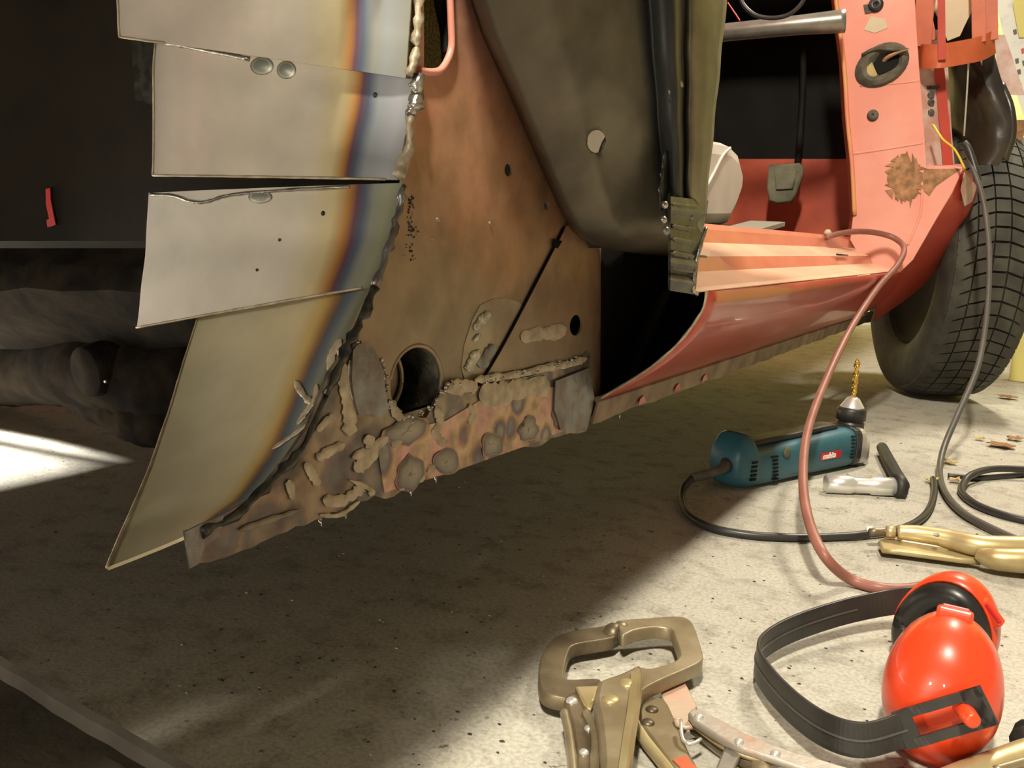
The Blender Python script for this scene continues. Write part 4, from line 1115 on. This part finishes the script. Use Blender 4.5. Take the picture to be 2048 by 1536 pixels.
flat('release_lever', [(1346, 1442), (1372, 1440), (1390, 1446), (1392, 1456), (1372, 1458), (1352, 1452)], .011, .003, 'plier_rusty', pl2)
tube('spring_wire', [Z(1362, 1440, .018), Z(1363, 1465, .016), Z(1368, 1482, .014), Z(1384, 1488, .014), Z(1402, 1478, .014)], .0012, 'chrome', pl2, 6, sm=3)

pl3 = empty('long_nose_locking_pliers', Z(1500, 1490), 'slim steel locking pliers with a long riveted arm beside the earmuff headband', 'pliers')
flat('long_arm', [(1376, 1432), (1384, 1424), (1402, 1428), (1440, 1446), (1490, 1474), (1540, 1494), (1590, 1512), (1640, 1526), (1720, 1550), (1720, 1575), (1620, 1548), (1540, 1520), (1490, 1504), (1455, 1490), (1420, 1468), (1388, 1448)], .016, .005, 'plier_worn', pl3)
tube('arm_edge', [Z(1385, 1446, .010), Z(1450, 1492, .012), Z(1500, 1512, .013), Z(1580, 1530, .014), Z(1680, 1562, .014)], .0026, 'plier_brass', pl3, 8)
tube('lower_arm', [Z(1390, 1456, .006), Z(1430, 1484, .007), Z(1470, 1512, .007), Z(1530, 1550, .007)], .0045, 'plier_dark', pl3, 8)
flat('cross_bar', [(1452, 1492), (1486, 1506), (1474, 1530), (1460, 1560), (1424, 1560), (1440, 1520)], .011, .005, 'tube_metal', pl3)
tube('adjuster_rod', [Z(1508, 1516, .008), Z(1518, 1530, .008), Z(1540, 1570, .008)], .006, 'plier_nickel', pl3, 10, sm=0)
for px, py in [(1398, 1434), (1478, 1484), (1551, 1508)]: rivet(px, py, .0188, .0030, 'chrome', pl3)

pl4 = empty('brass_locking_pliers', Z(1900, 1100), 'brass-toned locking pliers lying behind the ear defenders', 'pliers')
tube('upper_handle', [Z(1795, 1064, .020), Z(1840, 1068, .021), Z(1900, 1078, .022), Z(1960, 1092, .022), Z(2048, 1100, .022), Z(2120, 1104, .022)], [.0075, .009, .0095, .011, .014, .014], 'plier_brass', pl4, 14)
flat('lower_handle', [(1756, 1086), (1770, 1078), (1800, 1084), (1850, 1094), (1910, 1104), (1964, 1116), (1962, 1126), (1920, 1122), (1860, 1114), (1800, 1106), (1764, 1102)], .008, .006, 'plier_brass', pl4, bevel=.002)
tube('release_lever', [Z(1800, 1082, .012), Z(1850, 1090, .012), Z(1900, 1098, .012)], .0028, 'plier_nickel', pl4, 8)
tube('jaw_body', [Z(1955, 1108, .016), Z(1990, 1118, .016), Z(2060, 1122, .018), Z(2130, 1122, .018)], [.006, .011, .0125, .0125], 'plier_brass', pl4, 12)
tube('adjuster_screw', [Z(1740, 1064, .018), Z(1762, 1064, .018), Z(1796, 1064, .019)], [.004, .0045, .005], 'plier_dark', pl4, 10, sm=2)
obj('screw_collar', lathe_mesh([(.0062, -.004), (.0066, 0), (.0062, .005)], 14, axis_mat(Z(1780, 1064, .019), Z(1840, 1068, .021)-Z(1780, 1064, .019))), 'plier_brass', pl4, True)
obj('handle_hole', lathe_mesh([(.003, 0), (.003, .0008)], 10, axis_mat(Z(1873, 1070, .0305), (0, -.3, 1))), 'weld_dark', pl4)

tl = empty('brass_handle_tool', Z(1960, 1520), 'brass-toned tool handle poking in below the ear defenders', 'tool')
tube('handle', [Z(1850, 1584, .010), Z(1920, 1562, .011), Z(1990, 1540, .012), Z(2060, 1518, .013), Z(2120, 1500, .013)], [.008, .010, .011, .012, .012], 'plier_brass', tl, 14)
tube('handle_groove', [Z(1990, 1540, .019), Z(2060, 1520, .0205), Z(2120, 1504, .021)], .0025, 'plier_nickel', tl, 8)
bk = empty('black_tool_grip', Z(2050, 1475), 'black plastic tool end at the right edge beside the orange ear cup', 'tool')
tube('grip', [Z(2044, 1486, .011), Z(2078, 1472, .011), Z(2140, 1450, .011)], [.0085, .0105, .0105], 'black_plastic', bk, 12, sm=3)
obj('grip_collar', lathe_mesh([(.0115, -.002), (.0125, 0), (.0115, .002)], 14, axis_mat(Z(2062, 1479, .011), Z(2140, 1450, .011)-Z(2062, 1479, .011))), 'black_rubber', bk, True)

# --- right-angle drill
def drill():
    a = Z(1492, 985); e = Z(1742, 932)
    root = empty('angle_drill', a, 'teal right-angle drill with a gold bit pointing up', 'drill')
    axd = (e-a); ln_ = axd.length; axd.normalize()
    perp = Vector((axd.y, -axd.x, 0))      # towards the camera
    base = a-perp*.030
    def P(s, t, z): return base+axd*s+perp*t+Vector((0, 0, z))
    s_end = ln_*.93-.010
    ZS = .78
    secs = [(a_, b_*ZS, c_*ZS, d_*.92) for a_, b_, c_, d_ in [(-.012, .012, .062, .022), (-.006, .006, .076, .028), (.004, .002, .088, .031), (.010, .001, .090, .033), (.016, .001, .084, .033), (.024, .001, .067, .033), (.06, .001, .066, .033), (s_end*.5, .003, .068, .033), (s_end*.72, .003, .072, .034), (s_end*.9, .003, .074, .034), (s_end-.012, .004, .073, .033)]]
    vs, fs = [], []
    n = 24
    for s, z0, z1, hw in secs:
        for k in range(n):
            an = 2*math.pi*k/n
            c_, s_ = math.cos(an), math.sin(an)
            f = lambda q: math.copysign(abs(q)**.55, q)
            vs.append(P(s, hw*f(c_), (z0+z1)/2+(z1-z0)/2*f(s_)))
    for i in range(len(secs)-1):
        for k in range(n): fs.append((i*n+k, i*n+(k+1) % n, (i+1)*n+(k+1) % n, (i+1)*n+k))
    fs.append(tuple(range(n))[::-1]); fs.append(tuple(range((len(secs)-1)*n, len(secs)*n)))
    body = obj('motor_housing', recalc(mesh(vs, fs)), 'drill_teal', root, True)
    # paddle switch along the top
    bar = [P(.026, 0, .053), P(.06, 0, .055), P(s_end*.5, 0, .057), P(s_end*.75, 0, .060), P(s_end*.86, 0, .059)]
    bev(obj('paddle_switch', ribbon_mesh(catmull(bar, 4), .026, .008, perp), 'black_plastic', root), .003)
    # vents
    for q in range(7):
        bev(obj('vent_slot', box_mesh(.011 if q else .014, .004, .0022, axis_mat(P(.052+.001*q, .0300, .040-.0050*q), (0, 0, 1), axd)), 'black_paint', body), .0006)
        bev(obj('vent_slot', box_mesh(.007, .004, .0016, axis_mat(P(s_end-.026, .0308, .049-.005*q), (0, 0, 1), axd)), 'black_paint', body), .0005)
    for q in range(5):
        obj('vent_slot', box_mesh(.010, .004, .003, axis_mat(P(.012, .0290, .037-.0055*q), (0, 0, 1), axd)), 'black_paint', body)
    obj('brush_cap', lathe_mesh([(.007, 0), (.007, .002), (.004, .003)], 16, axis_mat(P(.076, .0302, .043), perp)), 'grommet', body, True)
    # badge with white lettering
    bm_ = axis_mat(P(s_end*.70, .0312, .028), perp, axd)
    obj('badge', box_mesh(.046, .010, .0012, bm_), 'badge_red', body)
    fc = bpy.data.curves.new('t', 'FONT'); fc.body = 'makita'; fc.size = .0115; fc.extrude = .0003; fc.shear = .25; fc.align_x = 'CENTER'; fc.align_y = 'CENTER'; fc.offset = .0002
    to = bpy.data.objects.new('t', fc); COL.objects.link(to); bpy.context.view_layer.update()
    dg = bpy.context.evaluated_depsgraph_get(); tm = bpy.data.meshes.new_from_object(to.evaluated_get(dg)); bpy.data.objects.remove(to)
    tm.transform(bm_ @ Matrix.Translation((-.006, 0, .001)))
    obj('lettering', tm, 'badge_white', body)
    # black seal, alloy gear head
    def ring(name, s0, s1, hw, z0, z1, mat):
        vs, fs = [], []
        for s in (s0, s1):
            for k in range(n):
                an = 2*math.pi*k/n; f = lambda q: math.copysign(abs(q)**.5, q)
                vs.append(P(s, hw*f(math.cos(an)), (z0+z1)/2+(z1-z0)/2*f(math.sin(an))))
        for k in range(n): fs.append((k, (k+1) % n, n+(k+1) % n, n+k))
        fs.append(tuple(range(n))[::-1]); fs.append(tuple(range(n, 2*n)))
        return bev(obj(name, recalc(mesh(vs, fs)), mat, root), .002)
    ring('seal_ring', s_end-.014, s_end-.001, .0320, .002, .059, 'black_plastic')
    ring('gear_case', s_end-.001, s_end+.012, .0305, .003, .057, 'alloy')
    hx = s_end+.014
    obj('gear_head', lathe_mesh([(.020, .004), (.027, .006), (.0295, .010), (.0295, .030), (.026, .040), (.020, .046)], 28, Matrix.Translation(P(hx, 0, 0))), 'alloy', root, True)
    obj('head_base', lathe_mesh([(.022, .0), (.024, .001), (.024, .010)], 28, Matrix.Translation(P(hx, 0, 0))), 'black_plastic', root, True)
    ck = obj('chuck', lathe_mesh([(.0165, .043), (.0190, .046), (.0190, .060), (.0175, .061), (.0175, .063), (.0205, .064), (.0205, .078), (.0185, .081), (.014, .083)], 28, Matrix.Translation(P(hx, 0, 0))), 'black_plastic', root, True)
    obj('chuck_nose', lathe_mesh([(.0175, .080), (.016, .083), (.009, .094), (.006, .096)], 24, Matrix.Translation(P(hx, 0, 0))), 'chrome', root, True)
    # twisted bit
    vs, fs = [], []
    m_ = 40
    for i in range(m_+1):
        z = .094+.058*i/m_; tw = i*0.38; r = .0042 if i < m_-3 else .0042*(m_-i)/3.2+.0002
        for k in range(10):
            an = 2*math.pi*k/10
            rr = r*(1 if math.cos(2*(an-tw)) > -.2 else .60)
            vs.append(P(hx, 0, 0)+Vector((rr*math.cos(an), rr*math.sin(an), z)))
    for i in range(m_):
        for k in range(10): fs.append((i*10+k, i*10+(k+1) % 10, (i+1)*10+(k+1) % 10, (i+1)*10+k))
    fs.append(tuple(range(10))[::-1])
    obj('drill_bit', recalc(mesh(vs, fs)), 'gold_bit', root, True)
    # cord guard and cord
    tube('cord_guard', [P(-.004, .0, .034), Z(1440, 940, .030), Z(1384, 956, .022)], [.0075, .0065, .0055], 'grommet', root, 10)
    cp = [Z(1384, 956, .022), Z(1366, 978, .011), Z(1364, 1005, .006), Z(1380, 1032, .005), Z(1425, 1056, .005), Z(1500, 1070, .005), Z(1590, 1075, .005), Z(1680, 1073, .005), Z(1735, 1068, .006), Z(1800, 1058, .006), Z(1845, 1035, .006), Z(1864, 1005, .006), Z(1869, 975, .006), Z(1866, 958, .006)]
    cord = tube('power_cord', cp, .0042, 'cable_black', root, 10)
    obj('cord_tie', lathe_mesh([(.0065, -.003), (.0065, .003)], 10, axis_mat(Z(1738, 1064, .007), (1, .25, 0))), 'white_plastic', cord, True)
drill()

# --- ratchet with chrome socket
rt = empty('socket_wrench', Z(1790, 985), 'black-handled ratchet with a long chrome socket beside the drill', 'wrench')
sA, sB = Z(1790, 974, .012), Z(1652, 967, .012)
obj('socket', lathe_mesh([(.0105, 0), (.0118, .001), (.0118, .030), (.0100, .033), (.0100, .050), (.0095, .052), (.0118, .056), (.0118, (sB-sA).length), (.009, (sB-sA).length+.0005)], 24, axis_mat(sA, sB-sA)), 'chrome', rt, True)
obj('ratchet_head', lathe_mesh([(.013, -.012), (.0165, -.009), (.0165, .001), (.012, .002)], 24, axis_mat(sA, sB-sA)), 'black_rubber', rt, True)
tube('ratchet_handle', [Z(1803, 972, .012), Z(1790, 945, .012), Z(1774, 915, .012), Z(1764, 895, .012)], [.010, .0085, .0085, .008], 'black_rubber', rt, 12)

# --- hose and cables
hs_ = [Y(1655, 474, 1.62), Y(1680, 467, 1.70), Y(1715, 463, 1.76), Y(1755, 466, 1.80), Y(1790, 477, 1.81), Y(1808, 497, 1.78), Y(1795, 530, 1.70), Y(1752, 580, 1.60), Y(1700, 660, 1.45), Y(1650, 765, 1.28), Y(1616, 860, 1.13), Y(1606, 950, 1.01), Y(1616, 1035, .92), Y(1648, 1110, .86), Z(1700, 1158, .008), Z(1760, 1176, .006), Z(1812, 1178, .006), Z(1850, 1172, .006)]
tag(tube('rubber_hose', hs_, .0050, 'hose_brown', None, 12), 'brown-red rubber hose looping from the sill down to the floor', 'hose')
ch = tube('grey_cable', [Y(1930, 292, 1.84), Y(1945, 335, 1.82), Y(1965, 395, 1.80), Y(1977, 480, 1.77), Y(1978, 560, 1.73), Y(1972, 640, 1.69), Y(1955, 735, 1.62), Y(1915, 830, 1.54), Y(1888, 895, 1.48), Z(1879, 945, .006), Z(1890, 985, .006), Z(1925, 1025, .006), Z(1985, 1058, .006), Z(2060, 1090, .006), Z(2120, 1110, .006)], .0045, 'cable_grey', None, 10)
tag(ch, 'grey cable hanging past the tyre and trailing across the floor', 'cable')
tube('cable_fray', [Y(1928, 286, 1.835), Y(1938, 300, 1.83), Y(1952, 345, 1.82), Y(1955, 362, 1.82)], .0065, 'black_plastic', ch, 8)
tube('yellow_wire', [Y(1866, 250, 1.84), Y(1885, 278, 1.82), Y(1910, 300, 1.82), Y(1930, 338, 1.82)], .0022, 'yellow_wire', ch, 6)
tag(tube('black_cable', [Z(1896, 951, .005), Z(1914, 953, .005), Z(1950, 956, .004), Z(2000, 953, .004), Z(2070, 945, .004), Z(2130, 930, .004)], .0038, 'cable_black', None, 10), 'black cable running straight off to the right edge behind the coil', 'cable')
tag(tube('coiled_cable', [Z(2120, 946, .015), Z(2050, 939, .015), Z(1985, 938, .015), Z(1945, 949, .0145), Z(1928, 966, .008), Z(1924, 985, .005), Z(1950, 1008, .005), Z(2000, 1028, .005), Z(2060, 1042, .005), Z(2130, 1052, .005)], .0048, 'cable_black', None, 10), 'black cable bent in a narrow loop at the right edge', 'cable')

# --- white board leaning in front of the yellow wall
wb = plate3('printed_board', [Y(1990, -60, 2.606), Y(2200, -60, 2.606), Y(2200, 245, 2.606), Y(2052, 245, 2.606), Y(2030, 180, 2.606), Y(2010, 90, 2.606), Y(1996, 20, 2.606)], [], .004, 'board_white', None)
wb = tag(wb, 'white printed board with faint marks beside the front wing', 'board')
plate3('yellow_panel', [Y(2036, -60, 2.600), Y(2200, -60, 2.600), Y(2200, 75, 2.600), Y(2038, 75, 2.600), Y(2026, 10, 2.600)], [], .002, 'wall_yellow', wb)
for a, c in [(2042, 98), (2030, 118), (2034, 140), (2044, 122), (2036, 168), (2026, 60)]:
    plate3('printed_mark', [Y(a, c, 2.602), Y(a+7, c-2, 2.602), Y(a+8, c+7, 2.602), Y(a+2, c+9, 2.602)], [], .001, 'cable_grey' if a != 2042 else 'badge_red', wb)
ybx = boxmm((-.05, 2.61, 0), (.9, 2.65, 1.20))
tag(bev(obj('yellow_panel_sheet', ybx, 'wall_yellow'), .004), 'yellow sheet standing on the floor behind the front tyre', 'sheet')

# --- leaves and grit
def leaf(px, py, sz, mat, label, seed):
    rnd = random.Random(seed)
    c = Z(px, py, .003)
    vs, fs = [c+Vector((0, 0, .004))], []
    n = 14
    for k in range(n):
        a = 2*math.pi*k/n; r = sz*(0.65+.5*rnd.random()*(1 if k % 2 else .5))
        vs.append(c+Vector((r*math.cos(a)*1.1, r*math.sin(a)*.9, .001+.006*rnd.random()*r/sz*.8)))
    for k in range(n): fs.append((0, 1+k, 1+(k+1) % n))
    o = obj('dead_leaf', mesh(vs, fs), mat)
    s = o.modifiers.new('thickness', 'SOLIDIFY'); s.thickness = .0008
    tag(o, label, 'leaf', 'dead leaves on the floor')
for k, (px, py, sz, mt, lb) in enumerate([
    (2003, 892, .022, 'leaf_brown', 'curled brown dead leaf, largest on the floor right of the cable'),
    (2030, 878, .014, 'leaf_brown', 'brown dead leaf at the right edge just behind the largest leaf'),
    (1960, 878, .009, 'leaf_tan', 'small tan leaf left of the largest brown leaf'),
    (1900, 925, .011, 'leaf_tan', 'tan leaf lying just right of the hanging grey cable'),
    (1912, 962, .010, 'leaf_tan', 'tan leaf beside the straight black cable'),
    (1862, 962, .009, 'leaf_tan', 'tan leaf just left of the grey cable'),
    (2015, 795, .020, 'leaf_brown', 'dark brown leaf on the floor behind the tyre')]):
    leaf(px, py, sz, mt, lb, k)
def chip_mesh(seed, s):
    rnd = random.Random(seed)
    n = 7
    vs = [Vector((s*(.6+.6*rnd.random())*math.cos(2*math.pi*k/n), s*(.5+.5*rnd.random())*math.sin(2*math.pi*k/n), 0)) for k in range(n)]
    vs += [Vector((v.x*.6, v.y*.6, s*.45)) for v in vs]
    fs = [tuple(range(n, 2*n))]+[(k, (k+1) % n, n+(k+1) % n, n+k) for k in range(n)]
    return recalc(mesh(vs, fs))
bm = bmesh.new()
rnd = random.Random(3)
def scatter(nm, count, mat, smin, smax, label, regions):
    vs, fs = [], []
    for i in range(count):
        x0, x1, y0, y1 = regions[i % len(regions)]
        p = Vector((rnd.uniform(x0, x1), rnd.uniform(y0, y1), 0))
        if p.y < 0.36-(p.x+.6)*.108+.03: continue
        s = rnd.uniform(smin, smax)**1.0
        b0 = len(vs); n = 6; a0 = rnd.random()*6
        for k in range(n):
            a = a0+2*math.pi*k/n; r = s*(.6+.6*rnd.random()); vs.append(p+Vector((r*math.cos(a), r*math.sin(a)*.7, .0002)))
        for k in range(n): q = vs[b0+k]; vs.append(p+(q-p)*.6+Vector((0, 0, s*.35)))
        fs.append(tuple(range(b0+n, b0+2*n)))
        for k in range(n): fs.append((b0+k, b0+(k+1) % n, b0+n+(k+1) % n, b0+n+k))
    o = obj(nm, recalc(mesh(vs, fs)), mat)
    tag(o, label, 'grit', kind='stuff')
scatter('dark_grit', 260, 'grit_dark', .0006, .0020, 'dark crumbs of grit scattered over the concrete', [(-.6, .15, .4, 1.0), (-.5, .3, .5, 1.8), (-.3, .3, .45, .9), (-.5, -.2, .4, .7)])
scatter('pale_grit', 120, 'grit_pale', .0006, .0018, 'pale crumbs of weld spatter scattered over the concrete', [(-.6, .15, .4, 1.0), (-.4, .3, .5, 1.6)])
